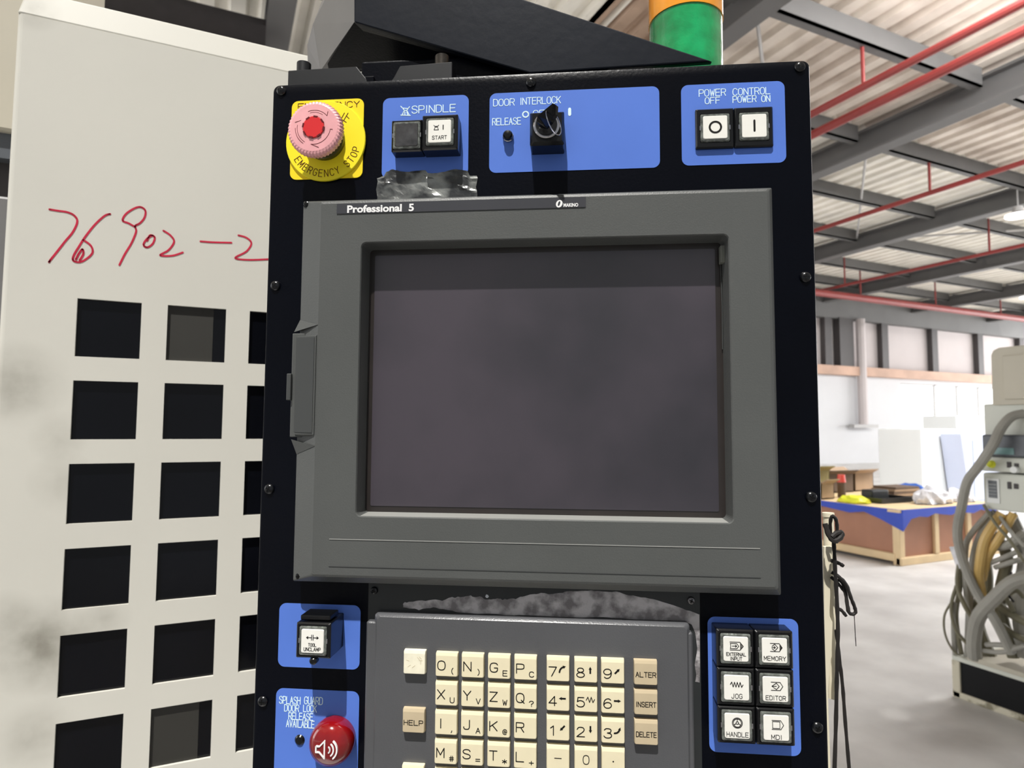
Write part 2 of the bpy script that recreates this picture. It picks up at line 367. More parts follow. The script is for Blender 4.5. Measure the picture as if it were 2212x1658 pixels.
# no wall at the right hand end of the hall; added fill light stands there
ce = empty('ceiling'); tag(ce, kind='structure')
RZ = HC + H + 0.62
def sheet(x0, x1, y0, y1, mat):
    p = 0.42; m = MB(); x = x0; prof = []
    while x < x1 - 1e-6:
        prof += [(x, 0), (x + 0.2, 0), (x + 0.25, 0.09), (x + 0.37, 0.09)]; x += p
    prof.append((x, 0)); n = len(prof)
    vs = [(a, y, RZ + b) for y in (y0, y1) for a, b in prof] + [(a, y, RZ + b + 0.03) for y in (y0, y1) for a, b in prof]
    fs = [(i, i + 1, n + i + 1, n + i) for i in range(n - 1)] + [(2 * n + i, 2 * n + n + i, 2 * n + n + i + 1, 2 * n + i + 1) for i in range(n - 1)]
    m.add(vs, fs); return m.build('roof_sheet', mat, ce, sc=1)
mk('roof_tan', (216, 201, 186), 0.6, 0, 0.3, 0.3, 1.1, rgb2=(234, 224, 212)); mk('roof_cream', (234, 229, 218), 0.6, 0, 0.3, 0.12, 1.1); mk('roof_brown', (176, 150, 130), 0.6, 0, 0.3, 0.3, 1.1)
beams = [-5.4, 0.76, 6.65, 12.1, 18.35, 24.5, 30.6, 36.7]
ys = [-0.7, 6.3, 8.65, 11.0, 13.4, 15.8, 20.2]
rm = [M['roof_cream'], M['roof_tan'], M['roof_brown']]
xs_ = [-5.4, 0.76, 6.64, 12.1, 18.4, 24.7, 30.6, 37.3]
for i, (a, b) in enumerate(zip(xs_, xs_[1:])):
    for j, (c, d) in enumerate(zip(ys, ys[1:])):
        if j == 0 and i > 3: continue
        mt = rm[1] if (j == 1 and i in (2,)) else rm[2] if (i == 1) else rm[0] if j > 1 else rm[1]
        if i == 1 and j: sheet(a - 0.1, 4.95, c, d, rm[0]); sheet(4.95, b - 0.1, c, d, mt)
        else: sheet(a - 0.1, b - 0.1, c, d, mt)
for (a, b, c, d) in ((-12, -5.5, -9, 6.3), (-5.5, -3.5, -9, -0.7), (-0.5, 24, -9, -0.7), (-3.5, -0.5, -9, -3.1)):   # unseen roof added to shade the floor, with a gap letting sun through
    sheet(a, b, c, d, M['roof_cream'])
def ibeam_y(x, y0, y1, z0, z1, wd, mat, name='beam'):
    t = 0.05; m = MB()
    m.box(x - wd, x, y0, y1, z0, z0 + t).box(x - wd, x, y0, y1, z1 - t, z1).box(x - wd / 2 - 0.03, x - wd / 2 + 0.03, y0, y1, z0 + t, z1 - t)
    return m.build(name, mat, ce, sc=1)
for x in beams: ibeam_y(x, 2.0, YW - 0.2, HC + H, HC + H + 0.5, 0.34, M['steel_grey'])
for y in (6.3, 8.65, 11.0, 13.4, 15.8, 18.0):
    for a, b in zip(beams, beams[1:]):
        m = MB(); z1 = RZ; z0 = RZ - 0.34
        m.box(a, b - 0.34, y, y + 0.04, z0, z1).box(a, b - 0.34, y, y + 0.16, z0, z0 + 0.03)
        m.build('purlin', M['steel_grey'], ce, sc=1)
for (xa, ya, xb, yb) in ((6.65, 6.4, 12.0, 11.0), (12.1, 8.7, 18.0, 13.4), (18.4, 13.4, 24.3, 8.7), (12.1, 13.4, 18.0, 17.8)):
    MB().tube([(xa, ya, RZ - 0.25), (xb, yb, RZ - 0.25)], 0.03, 6).build('brace_rod', M['steel_light'], ce, sc=1)

def pipe(name, pts, r, label, hang=()):
    root = empty(name, (0, 0, 0)); tag(root, label, 'pipe', 'red sprinkler pipes under the roof')
    MB().tube(pts, r, 10).build('pipe_run', M['pipe_red'], root, sc=1, smooth=True)
    for (x, y, z) in hang:
        MB().tube([(x, y, z), (x, y, RZ)], 0.03, 6).build('hanger', M['pipe_red'], root, sc=1)
pz = HC + 5.25
pipe('fire_pipe', [(8.85, 3.5, pz), (8.85, 19.5, pz)], 0.06, 'thin red pipe nearest the dark console, upper of two running side by side', [(8.85, y, pz) for y in (6.4, 11.0, 15.8)])
pipe('fire_pipe', [(9.5, 3.5, pz), (9.5, 19.5, pz)], 0.075, 'thicker red pipe just below the thin one beside the first rafter', [(9.5, y, pz) for y in (8.7, 13.4)])
pipe('fire_pipe', [(14.1, 6, pz - 0.05), (14.1, 19.5, pz - 0.05)], 0.055, 'single red pipe between the first and second dark rafters', [(14.1, y, pz) for y in (8.7, 13.4)])
pipe('fire_pipe', [(20.5, 9, pz - 0.05), (20.5, 19.5, pz - 0.05)], 0.055, 'far red pipe running past the glowing high bay lamp', [(20.5, y, pz) for y in (11.0, 15.8)])
pipe('fire_pipe', [(17.0, 16.3, HC + 4.95), (44, 16.3, HC + 4.95)], 0.13, 'thick red pipe crossing in front of the far wall', [(x, 16.3, HC + 4.95) for x in (22, 26.5, 31, 36)])
# high bay lamps
def lamp(x, y, z, label):
    r = empty('high_bay_lamp', (x, y, z)); tag(r, label, 'lamp', 'high bay lamps')
    MB().lathe((0, 0), [(0.02, 0), (0.1, 0), (0.12, -0.12), (0.28, -0.2)], 20).build('shade', M['steel_light'], r, sc=1).rotation_euler[0] = PI / 2
    MB().zcyl((0, 0), 0.27, -0.24, -0.2).build('diffuser', M['lamp_glow'], r, sc=1)
    MB().tube([(0, 0, 0), (0, 0, RZ - z)], 0.015, 6).build('hanger', M['steel_light'], r, sc=1)
p = ray(2200, 468) * (HC + 5.2 - HC) / ray(2200, 468).z
lamp(p.x, p.y, HC + 5.45, 'glowing round high bay lamp hanging at the right below the third rafter')
lamp(26.5, 13.0, HC + 5.0, 'small far high bay lamp above the long thick red pipe')
# pipe drop on the back wall
dp = empty('wall_duct', (26.5, YW - 0.3, 0)); tag(dp, 'thin grey pipe running down the white far wall to a small flange', 'pipe')
MB().tube([(0, 0, HC + 0.2), (0, 0, HC + 5)], 0.2, 10).build('pipe_run', M['wall_panel'], dp, sc=1, smooth=True)
MB().box(-0.8, 0.8, -0.15, 0.15, HC + 0.05, HC + 0.2).build('flange', M['steel_light'], dp, sc=1)
# girder over the enclosure, seen at the top left
gd = MB().box(-6.0, 0.42, 9.3, 9.9, HC + H - 0.35, HC + H + 0.1).box(-6.0, 0.42, 9.2, 10.0, HC + H - 0.42, HC + H - 0.35).build('trim_%d' % (n_ + 1), M['post_dark'], sc=1); tag(gd, kind='structure')

# ------------------------------------------------------------------ wooden crate and what lies on it
cr = empty('wooden_crate', (7.07, 4.85, 0)); tag(cr, 'large brown plywood crate with pale pine battens and blue sheet over its rim', 'crate')
CH = 0.60; CW, CD = 1.9, 2.6
MB().box(0.03, CW - 0.03, 0.03, CD - 0.03, 0.09, CH).build('plywood_box', M['ply_brown'], cr, sc=1)
for (x0, x1, y0, y1, z0, z1) in ((0, 0.09, 0, 0.09, 0.0, CH), (CW - .09, CW, 0, .09, 0, CH), (0, .09, CD - .09, CD, 0, CH), (0, CW, -.01, .06, 0, .09), (-.01, .06, 0.06, CD, 0.04, .13), (.62, .70, -.01, .03, .09, CH), (1.25, 1.33, -.01, .03, .09, CH), (-.01, .03, 1.3, 1.38, .09, CH)):
    MB().box(x0, x1, y0, y1, z0, z1).build('batten', M['pine'], cr, sc=1, bevel=0.01)
MB().box(-0.03, CW, -0.03, CD, CH, CH + 0.03).build('top_board', M['pine'], cr, sc=1)
nn = 27; top = []; bot = []
for i in range(nn):
    t = i / (nn - 1)
    if t < 0.5: x, y = -0.045, CD * (1 - 2 * t)
    else: x, y = CW * (2 * t - 1), -0.045
    dip = 0.05 + 0.02 * math.sin(i * 2.1) + 0.14 * math.exp(-((t - 0.5) / 0.035) ** 2)
    top.append((x, y, CH + 0.035)); bot.append((x, y, CH - dip))
th = [(x + 0.012, y + 0.012, z) for x, y, z in top]; bh = [(x + 0.012, y + 0.012, z) for x, y, z in bot]
m = MB(); m.add(top + bot + th + bh, [(i, i + 1, nn + i + 1, nn + i) for i in range(nn - 1)] + [(2 * nn + i, 3 * nn + i, 3 * nn + i + 1, 2 * nn + i + 1) for i in range(nn - 1)] + [(i, 2 * nn + i, 2 * nn + i + 1, i + 1) for i in range(nn - 1)] + [(nn + i, nn + i + 1, 3 * nn + i + 1, 3 * nn + i) for i in range(nn - 1)])
m.build('blue_sheet', M['tarp_blue'], cr, sc=1)
CT = CH + 0.037
def on_crate(u, v, dz=0.0):                    # point of the crate's top seen at a photo position
    r = ray(u, v); t = (CT + dz - HC) / r.z; return Vector((r.x * t, r.y * t, CT + dz))
def thing(name, loc, label, cat, group=None, rz=0):
    e = empty(name, loc, rz); tag(e, label, cat, group); return e
def open_carton(loc, rz, sx, sy, sz, mat, label):
    e = thing('cardboard_box', loc, label, 'box', 'boxes on the wooden crate', rz); t = 0.012
    MB().box(-sx, sx, -sy, sy, 0, t).box(-sx, -sx + t, -sy, sy, 0, sz).box(sx - t, sx, -sy, sy, 0, sz).box(-sx, sx, -sy, -sy + t, 0, sz).box(-sx, sx, sy - t, sy, 0, sz).build('box_body', mat, e, sc=1)
    for s in (-1, 1):
        MB().hull8([(-sx, s * sy, sz), (sx, s * sy, sz), (sx, s * (sy + .09), sz + .05), (-sx, s * (sy + .09), sz + .05)], [(-sx, s * sy, sz + t), (sx, s * sy, sz + t), (sx, s * (sy + .09), sz + .05 + t), (-sx, s * (sy + .09), sz + .05 + t)]).build('flap', mat, e, sc=1)
open_carton((7.45, 6.6, CT), 0.0, 0.3, 0.3, 0.34, M['olive_box'], 'olive brown open carton at the far left of the crate beside the console')
open_carton((8.15, 6.75, CT), 0.0, 0.3, 0.28, 0.26, M['carton_dark'], 'dark brown carton in the middle of the crate with a red cap beside it')
open_carton((8.72, 6.7, CT), 0.0, 0.2, 0.2, 0.26, M['carton'], 'pale brown carton behind the crumpled clear plastic')
open_carton((7.25, 6.05, CT), 0.0, 0.12, 0.12, 0.2, M['carton'], 'small pale carton next to the olive one, nearest the console')
e = thing('paper_stack', (8.34, 5.8, CT), 'loose stack of grey brown papers behind the clear plastic', 'papers', rz=0.0)
for i in range(5): MB().box(-.3 + .02 * i, .3 - .01 * i, -.2, .2 - .02 * i, .03 * i, .03 * i + .026).build('sheet', M['carton'] if i % 2 else M['carton_dark'], e, sc=1)
e = thing('black_tray', (7.72, 5.5, CT), 'flat black tray lying near the front edge of the crate', 'tray')
MB().box(-.3, .3, -.2, .2, 0, .015).box(-.3, .3, -.2, -.18, .015, .06).box(-.3, .3, .18, .2, .015, .06).box(-.3, -.28, -.18, .18, .015, .06).box(.28, .3, -.18, .18, .015, .06).build('tray_body', M['tray_black'], e, sc=1)
MB().box(-.2, .12, 0.0, .16, .016, .14).build('tray_insert', M['tray_black'], e, sc=1, bevel=.02)
def blob(name, loc, sx, sy, sz, mat, label, cat, seed, parent=None, n=3, amp=.35):
    rnd = random.Random(seed); bm = bmesh.new(); bmesh.ops.create_icosphere(bm, subdivisions=n, radius=1)
    for v in bm.verts:
        k_ = 1 + amp * (rnd.random() - .5); v.co = Vector((v.co.x * sx * k_, v.co.y * sy * k_, max(-0.02, v.co.z) * sz * k_))
        v.co.z = max(0.0, v.co.z)
    me = bpy.data.meshes.new(name); bm.to_mesh(me); bm.free(); me.materials.append(mat)
    o = bpy.data.objects.new(name, me); col.objects.link(o); o.location = loc; tag(o, label, cat); return o
blob('plastic_bag', (8.1, 5.12, CT), .3, .14, .2, M['plastic_clear'], 'crumpled clear plastic bag in front on the crate', 'bag', 3)
blob('plastic_bag', (8.68, 5.15, CT), .18, .16, .16, M['plastic_clear'], 'smaller crumpled plastic bag at the right end of the crate', 'bag', 5)
blob('yellow_cloth', (7.24, 5.55, CT), .15, .2, .09, M['yellow_sheet'], 'bright yellow cloth lying at the left front of the crate', 'cloth', 8, amp=.2)
blob('blue_cloth', (8.78, 5.85, CT), .12, .3, .16, M['blue_sheet'], 'blue cloth lying behind the clear plastic on the crate', 'cloth', 9, amp=.15)
e = thing('spray_can', (7.6, 6.0, CT), 'small can with a red cap between the cartons on the crate', 'can')
MB().zcyl((0, 0), .05, 0, .2).build('can_body', M['carton_dark'], e, sc=1); MB().zcyl((0, 0), .055, .2, .3, r1=.045).build('cap', M['red_cap'], e, sc=1)

# white cabinets behind the crate
def cabinet(x0, x1, y0, y1, z1, mat, label, slant=0.0):
    e = thing('machine_cabinet', ((x0 + x1) / 2, y0, 0), label, 'cabinet'); c = (x0 + x1) / 2
    MB().hull8([(x0 - c + slant, 0, 0), (x1 - c, 0, 0), (x1 - c, 0, z1), (x0 - c - slant, 0, z1)], [(x0 - c + slant, y1 - y0, 0), (x1 - c, y1 - y0, 0), (x1 - c, y1 - y0, z1), (x0 - c - slant, y1 - y0, z1)]).build('cabinet_body', mat, e, sc=1, bevel=.02)
    MB().box(x0 - c + .1 + max(slant, 0), x1 - c - .08, -.02, 0, .2, z1 - .12).build('door', mat, e, sc=1, bevel=.01)
    MB().box(x1 - c - .2, x1 - c - .16, -.05, -.02, z1 * .5, z1 * .5 + .15).build('handle', M['steel_grey'], e, sc=1)
cabinet(12.4, 13.5, 8.0, 8.9, 1.56, M['cabinet_white'], 'white machine cabinet below the bright windows')
cabinet(13.0, 14.6, 7.55, 7.95, 1.47, M['panel_lilac'], 'pale lilac machine cover with a slanted left edge beside the white cabinet', 0.12)
cabinet(at_y(2066, 897, 9.2).x, at_y(2066, 897, 9.2).x + 1.5, 9.2, 10.0, at_y(2066, 897, 9.2).z, M['cabinet_white'], 'taller white cabinet rising behind the lilac cover')

# ------------------------------------------------------------------ machine with the hose tangle, at the right
XM = 3.95
mc = empty('hose_fed_machine', (XM, 2.2, 0)); tag(mc, 'beige machine on a black plinth with a tangle of grey and yellow hoses', 'machine')
def ml(p): return (p[0] - XM, p[1] - 2.2, p[2])
def mx(u, v, dx=0.0): return ml(at_x(u, v, XM + dx))
def mbox(u0, v0, u1, v1, dx0, dx1, name, mat, bevel=.01, parent=None, yend=None):
    a = mx(u0, v0, dx0); b = mx(u1, v1, dx0)
    m = MB().box(dx0, dx1, (yend if yend is not None else b[1]), a[1], min(a[2], b[2]), max(a[2], b[2]))
    return m.build(name, mat, parent or mc, sc=1, bevel=bevel)
MB().box(0.0, 1.2, -1.2, 0.195, 0.03, 0.21).build('plinth', M['plinth_black'], mc, sc=1)
MB().box(-.015, 1.2, -1.2, 0.21, 0.21, 0.235).build('plinth_top', M['machine_white'], mc, sc=1, bevel=.005)
MB().box(-.012, .05, 0.17, 0.215, 0.0, 0.21).build('corner_post', M['rust_cream'], mc, sc=1, bevel=.006)
MB().box(-.012, 1.2, -1.2, 0.215, 0.0, 0.035).build('sill', M['rust_cream'], mc, sc=1, bevel=.004)
# column cover, shoulder and neck
m = MB(); a = mx(2140, 750); b = mx(2140, 872)
m.prism([(0, 0)] * 0 or [(0, 0), (1, 0), (1, 1), (0, 1)], 0, 0) if False else None
zt, zb = mx(2140, 752)[2], mx(2140, 875)[2]
lp = [(-.9, zb), (-.9, zt), (a[1] - .04, zt), (a[1] - .012, zt - .012), (a[1], zt - .04), (a[1] + .004, zb)]
MB().add([(0.0, y, z) for y, z in lp] + [(0.7, y, z) for y, z in lp], [tuple(range(6)), tuple(range(11, 5, -1))] + [(i, 6 + i, 6 + (i + 1) % 6, (i + 1) % 6) for i in range(6)]).build('column_cover', M['machine_beige'], mc, sc=1, bevel=.006)
MB().box(-.012, 0, -.6, a[1] - .06, zb + .03, zt - .05).build('cover_panel', M['machine_beige'], mc, sc=1, bevel=.004)
mbox(2123, 872, 2212, 945, 0.02, 0.7, 'neck', M['machine_white'], yend=-.9)
mbox(2120, 938, 2212, 988, -.03, 0.5, 'display_head', M['hmi_grey'], yend=-.7)
mbox(2136, 966, 2190, 982, -.034, -.03, 'readout', M['hmi_teal'], 0)
mbox(2117, 985, 2212, 1022, -.02, 0.5, 'switch_box', M['machine_white'], yend=-.7)
mbox(2122, 1020, 2212, 1108, 0.0, 0.5, 'control_box', M['machine_white'], yend=-.7)
mbox(2129, 1032, 2160, 1088, -.006, 0.0, 'nameplate_frame', M['cabinet_white'], .002)
mbox(2134, 1037, 2154, 1076, -.009, -.006, 'nameplate', M['hmi_grey'], 0)
for q in range(5): mbox(2135, 1045 + q * 7, 2152, 1047 + q * 7, -.011, -.009, 'nameplate_line', M['machine_white'], 0)
mbox(2175, 1040, 2184, 1056, -.006, 0.0, 'socket', M['post_dark'], .002)
mbox(2189, 1044, 2199, 1056, -.006, 0.0, 'socket', M['post_dark'], .002)
mbox(2174, 997, 2184, 1010, -.026, -.02, 'switch', M['post_dark'], .002)
mbox(2190, 1000, 2200, 1010, -.026, -.02, 'switch', M['post_dark'], .002)
p = mx(2142, 1002, -.02)
MB().tube([(p[0], p[1], p[2]), (p[0] - .02, p[1], p[2])], [.022, .016], 12).build('yellow_knob', M['yellow_sheet'], mc, sc=1, smooth=True)
p = mx(2196, 1014, -.02)
MB().tube([(p[0], p[1], p[2]), (p[0] - .03, p[1], p[2])], [.018, .018], 12).build('white_knob', M['cabinet_white'], mc, sc=1, smooth=True)
hoses = [  # pixels with an offset behind the front plane, radius in m, material
 ([(2212, 893, .0), (2185, 900, -.04), (2162, 925, -.08), (2145, 960, -.12), (2115, 1005, -.1), (2090, 1040, -.08), (2078, 1090, -.06), (2068, 1150, -.05), (2080, 1210, -.05), (2110, 1280, -.05), (2150, 1340, -.05), (2185, 1410, 0)], .025, 'hose_grey'),
 ([(2106, 1420, .0), (2104, 1380, -.03), (2115, 1330, -.06), (2150, 1290, -.07), (2185, 1258, -.06), (2225, 1245, -.04)], .036, 'hose_grey'),
 ([(2165, 1108, .02), (2130, 1160, -.02), (2118, 1210, -.03), (2116, 1260, 0), (2130, 1330, .05)], .026, 'hose_yellow'),
 ([(2190, 1108, .04), (2160, 1160, .0), (2135, 1200, .0), (2122, 1250, .03)], .022, 'hose_yellow'),
 ([(2140, 1105, .03), (2100, 1150, .02), (2085, 1190, .03), (2090, 1300, .06), (2110, 1400, .05)], .016, 'hose_grey'),
 ([(2150, 1105, .05), (2115, 1160, .05), (2100, 1220, .05), (2095, 1290, .08), (2090, 1420, .06)], .018, 'hose_grey'),
 ([(2075, 1200, .03), (2068, 1260, .02), (2085, 1310, .0), (2110, 1345, .03)], .012, 'hose_olive'),
 ([(2066, 1265, .02), (2055, 1310, .02), (2065, 1360, .0), (2095, 1395, .03)], .010, 'hose_olive'),
 ([(2055, 1300, .03), (2040, 1330, .02), (2042, 1370, .02), (2060, 1405, .02), (2090, 1425, .03)], .006, 'hose_olive'),
 ([(2063, 1300, .05), (2060, 1350, .05), (2064, 1425, .05)], .014, 'hose_grey'),
 ([(2060, 1180, .05), (2075, 1250, .06), (2065, 1330, .06), (2078, 1420, .06)], .013, 'hose_olive'),
 ([(2125, 1090, -.02), (2150, 1130, -.05), (2180, 1165, -.05), (2215, 1215, -.02)], .008, 'hose_olive'),
 ([(2160, 1115, .0), (2185, 1150, -.03), (2212, 1180, -.02)], .010, 'hose_grey'),
 ([(2140, 1215, .02), (2165, 1205, .0), (2200, 1190, .05)], .014, 'hose_grey'),
 ([(2150, 1225, .02), (2180, 1215, .0), (2212, 1205, .05)], .014, 'hose_grey'),
 ([(2130, 1392, -.01), (2160, 1392, -.02), (2200, 1398, .0)], .013, 'hose_grey'),
 ([(2125, 1405, .0), (2165, 1408, -.02), (2212, 1395, .0)], .012, 'hose_grey'),
 ([(2165, 1350, .04), (2190, 1370, .03), (2225, 1385, .05)], .018, 'hose_olive'),
 ([(2150, 1300, .06), (2190, 1330, .05), (2230, 1350, .06)], .022, 'hose_olive'),
 ([(2140, 1150, .09), (2175, 1200, .1), (2160, 1300, .1), (2190, 1420, .1)], .03, 'hose_olive'),
 ([(2120, 1180, .12), (2130, 1260, .12), (2110, 1340, .12), (2140, 1420, .12)], .035, 'hose_olive'),
 ([(2180, 1110, .1), (2215, 1200, .1), (2200, 1300, .12), (2215, 1420, .1)], .035, 'hose_grey'),
 ([(2150, 1180, .05), (2180, 1175, .02), (2215, 1150, .05)], .024, 'hose_grey'),
 ([(2185, 1235, .0), (2172, 1270, -.01), (2190, 1300, .0)], .006, 'cord_black'),
 ([(2212, 1290, .04), (2195, 1275, .02), (2175, 1290, .03), (2190, 1320, .04)], .012, 'hose_olive'),
]
for pts, r, mt in hoses:
    q = crom([mx(*p) for p in pts], 6)
    MB().tube(q, r, 10).build('hose', M[mt], mc, sc=1, smooth=True)
p = mx(2140, 1440, .02)
MB().box(-.02, .5, -1.2, p[1] + .1, .235, .26).build('drip_tray', M['machine_beige'], mc, sc=1, bevel=.004)
blob('plastic_wrap', (4.0, 1.98, .262), .075, .075, .13, M['plastic_clear'], 'crumpled clear plastic wrap on the beige plinth top below the hoses', 'wrap', 12)
q = at_x(2062, 1190, XM + .02)
MB().add([(q.x, q.y + .03, q.z + .02), (q.x, q.y - .03, q.z + .03), (q.x - .01, q.y - .035, q.z - .09), (q.x + .01, q.y - .005, q.z - .11), (q.x + .02, q.y + .03, q.z + .02), (q.x + .02, q.y - .03, q.z + .03), (q.x + .01, q.y - .035, q.z - .09)], [(0, 1, 2, 3), (4, 3, 6, 5), (0, 3, 4), (0, 4, 5, 1), (1, 5, 6, 2), (2, 6, 3)]).build('cloth_rag', M['plastic_clear'], mc, sc=1, loc=(-XM, -2.2, 0))

# ------------------------------------------------------------------ beige enclosure with the square windows
en = empty('machine_enclosure', (0, YC, 0)); tag(en, 'off-white machine enclosure with square dark windows and red handwriting, left of the console', 'enclosure')
kx = YC / 1.3
X0, X1 = -0.335 * kx, 0.36
ZT = HC + 0.70 * kx
cols = [(-0.2285 + 0.1375 * i) * kx for i in range(4)]; WW = 0.0965 * kx
rows = [HC + (0.2175 - 0.1418 * j) * kx for j in range(8)]; WH = 0.1005 * kx
fp = MB(); T = 0.004
xe = [X0 + .006]
for c in cols: xe += [c, c + WW]
xe.append(X1)
# vertical strips between the window columns, and the bars between rows
for i in range(0, len(xe) - 1, 2): fp.box(xe[i], xe[i + 1], 0, T, 0.05, ZT)
for c in cols:
    zz = ZT
    for z in rows:
        fp.box(c, c + WW, 0, T, z, zz); zz = z - WH
    fp.box(c, c + WW, 0, T, 0.05, zz)
fp.build('front_panel', M['enamel_white'], en, sc=1)
# rounded left edge, side, slanted top
nA = 6; arc = [(X0 + .006 - .006 * math.sin(PI / 2 * i / nA), .006 - .006 * math.cos(PI / 2 * i / nA)) for i in range(nA + 1)]
vv = [(x, y, z) for z in (0.05, ZT) for x, y in arc + [(X0, .6)]]
n8 = nA + 2
MB().add(vv, [(i, i + 1, n8 + i + 1, n8 + i) for i in range(n8 - 1)]).build('side_panel', M['enamel_white'], en, sc=1, smooth=True)
dz = 0.006
pa = at_y(235, 18, YC + dz); 
MB().hull8([(X0, 0, ZT), (X1, 0, ZT), (X1, dz, pa.z), (X0 + .006, dz, pa.z)], [(X0, .6, ZT), (X1, .6, ZT), (X1, .6, pa.z), (X0 + .006, .6, pa.z)]).build('top_cover', M['enamel_white'], en, sc=1, bevel=.002)
for ci, c in enumerate(cols):
    for ri, z in enumerate(rows):
        MB().box(c - .004, c + WW + .004, T + .001, T + .004, z - WH - .004, z + .004).build('window_pane', M['pane_dark'], en, sc=1)
for (ci, ri, fr_) in ((1, 0, .78), (1, 5, .78)):
    c, z = cols[ci], rows[ri]
    MB().box(c - .003, c + WW * fr_, T + .0002, T + .0009, z - WH - .003, z + .003).build('inner_sheet', M['hole_back'], en, sc=1)
# handwriting
hw = [[(107, 452), (125, 455), (145, 458), (160, 465), (167, 478), (158, 500), (140, 522), (122, 545), (110, 560), (106, 566)],
      [(238, 462), (226, 466), (205, 485), (185, 510), (172, 530), (160, 550), (158, 562), (172, 566), (188, 558), (200, 545), (196, 530), (180, 518)],
      [(172, 562), (180, 548), (178, 538), (170, 548), (164, 560)], 
      [(292, 490), (278, 482), (265, 476), (272, 462), (290, 450), (304, 447), (314, 455), (312, 470), (302, 482), (292, 488), (294, 500), (284, 525), (270, 548), (258, 572)],
      [(330, 508), (318, 515), (310, 528), (318, 534), (330, 526), (334, 512), (324, 508), (318, 520)],
      [(353, 498), (368, 508), (376, 522), (364, 540), (346, 551), (372, 552), (395, 545)],
      [(433, 521), (460, 523), (500, 524)],
      [(515, 508), (532, 513), (543, 525), (532, 543), (508, 557), (540, 561), (590, 559)]]
HWM = {1: 'pen_digit'}
for grp in ((0,), (1, 2), (3,), (4,), (5,), (6,), (7,)):
    m = MB()
    for g_ in grp:
        pts = crom([(at_y(u, v, YC).x, at_y(u, v, YC).z) for u, v in hw[g_]], 5)
        m.strokes([pts], 0.0021, 0, 0.0004 + .0001 * (g_ == 2))
    m.build('pen_stroke', M['ink_red'], en, sc=1)
# neighbour enclosure left of it
nb = empty('grey_locker', (-0.30, 1.05, 0)); tag(nb, 'tall pale grey cabinet edge at the far left behind the windowed enclosure', 'cabinet')
zz1 = at_y(0, 280, 1.05).z
MB().box(-.5, 0.05, 0, .5, zz1, HC + 1.2).build('upper_cover', M['machine_beige'], nb, sc=1, bevel=.004)
MB().box(-.5, .06, .01, .5, zz1 - .035, zz1).build('dark_ledge', M['hmi_grey'], nb, sc=1)
MB().box(-.5, .06, .03, .5, zz1 - .09, zz1 - .035).build('dark_band', M['post_dark'], nb, sc=1)
MB().box(-.5, .05, .0, .5, 0, zz1 - .09).build('lower_cover', M['arm_grey'], nb, sc=1, bevel=.004)

# ------------------------------------------------------------------ the operator console
CO = con('operator_console'); tag(CO, 'black operator console cabinet with blue button plates and yellow emergency stop', 'console')
HB = -640
MB().box(-194, 194, 3, 118, HB, 2.5).build('housing', M['black_paint'], CO, bevel=3)
m = MB(); L = [rr(-197, 197, HB, 5.2, 5, 118 * 0 + 6), rr(-197, 197, HB, 5.2, 5, 1.6), rr(-196.4, 196.4, HB + .6, 4.6, 5, .7), rr(-194.5, 194.5, HB + 2.6, 2.5, 5, 0)]
m.loft(L, True, True); m.build('front_plate', M['black_paint'], CO, smooth=True)
def phillips(parent, x, z, y, mat, r=3.4, tw=0.3):
    o = MB().lathe((0, 0), [(r * .96, 0.0), (r, -.7), (r * .82, -1.7), (r * .45, -2.25), (0.01, -2.35)], 18).build('screw', mat, parent, smooth=True)
    o.location = (x * .001, y * .001, z * .001); o.rotation_euler[1] = tw
    c = MB().box(-r * .52, r * .52, -2.48, -1.9, -.38, .38).box(-.38, .38, -2.49, -1.9, -r * .52, r * .52).build('cross_recess', M['recess'], o)
    return o
for j, z in enumerate((0, -150, -300, -450)):
    for s in (-1, 1):
        phillips(CO, s * 190, z, 0, M['screw_steel'] if (j == 9 and s > 0) else M['screw_black'], 3.7, random.random())
phillips(CO, 0.2, -2.2, 0, M['screw_black'], 3.7, .9)
def plate(x0, x1, z0, z1, label, r=5):
    m = MB(); m.loft([rr(x0, x1, z0, z1, r, 0, 6), rr(x0, x1, z0, z1, r, -.35, 6)], True, True)
    o = m.build('label_plate', M['blue_plate'], CO); o['label'] = label; return o
def prt(lines, wd, parent, mat, y, name='lettering', th=.15): return MB().strokes(lines, wd, y, th).build(name, mat, parent)
d0 = -.35
pl = plate(-110.5, -45.7, -71, -9.6, 'blue plate lettered SPINDLE')
L = px_text('SPINDLE', 890, 245, 984, 242, 17, 0)
L += [[P(866 + a, 250 - b) for a, b in ln] for ln in ([(0, 20), (4, 16), (16, 15), (19, 19)], [(4, 16), (8, 11), (2, 0)], [(16, 15), (13, 11), (19, 0)], [(8, 11), (13, 11)], [(0, 1), (21, 0)], [(6, 8), (4, 1)], [(9, 8), (9, 1)], [(13, 8), (15, 1)])]
prt(L, .62, pl, M['print_cyan'], d0)
pl = plate(-30.2, 92.4, -69.4, -9.5, 'wide blue plate lettered DOOR INTERLOCK')
L = px_text('DOOR', 1066, 230, 1111, 228, 15.5, 0) + px_text('INTERLOCK', 1124, 227, 1211, 223, 15.5, 0) + px_text('RELEASE', 1064, 271, 1125, 269, 15.5, 0) + px_text('OFF', 1152, 253, 1190, 250, 14, 0)
prt(L, .52, pl, M['print_cyan'], d0)
cx, cz = P(1135.5, 247.5); 
prt([[(cx + 2.1 * math.cos(t * PI / 10), cz + 2.1 * math.sin(t * PI / 10)) for t in range(21)]], .95, pl, M['print_cyan'], d0, 'off_mark')
a, b = P(1230.5, 236), P(1230.5, 248)
prt([[a, (a[0], b[1])]], 2.2, pl, M['print_cyan'], d0, 'on_mark')
pl = plate(107.7, 179.2, -68.7, -9.7, 'blue plate lettered POWER OFF and CONTROL POWER ON')
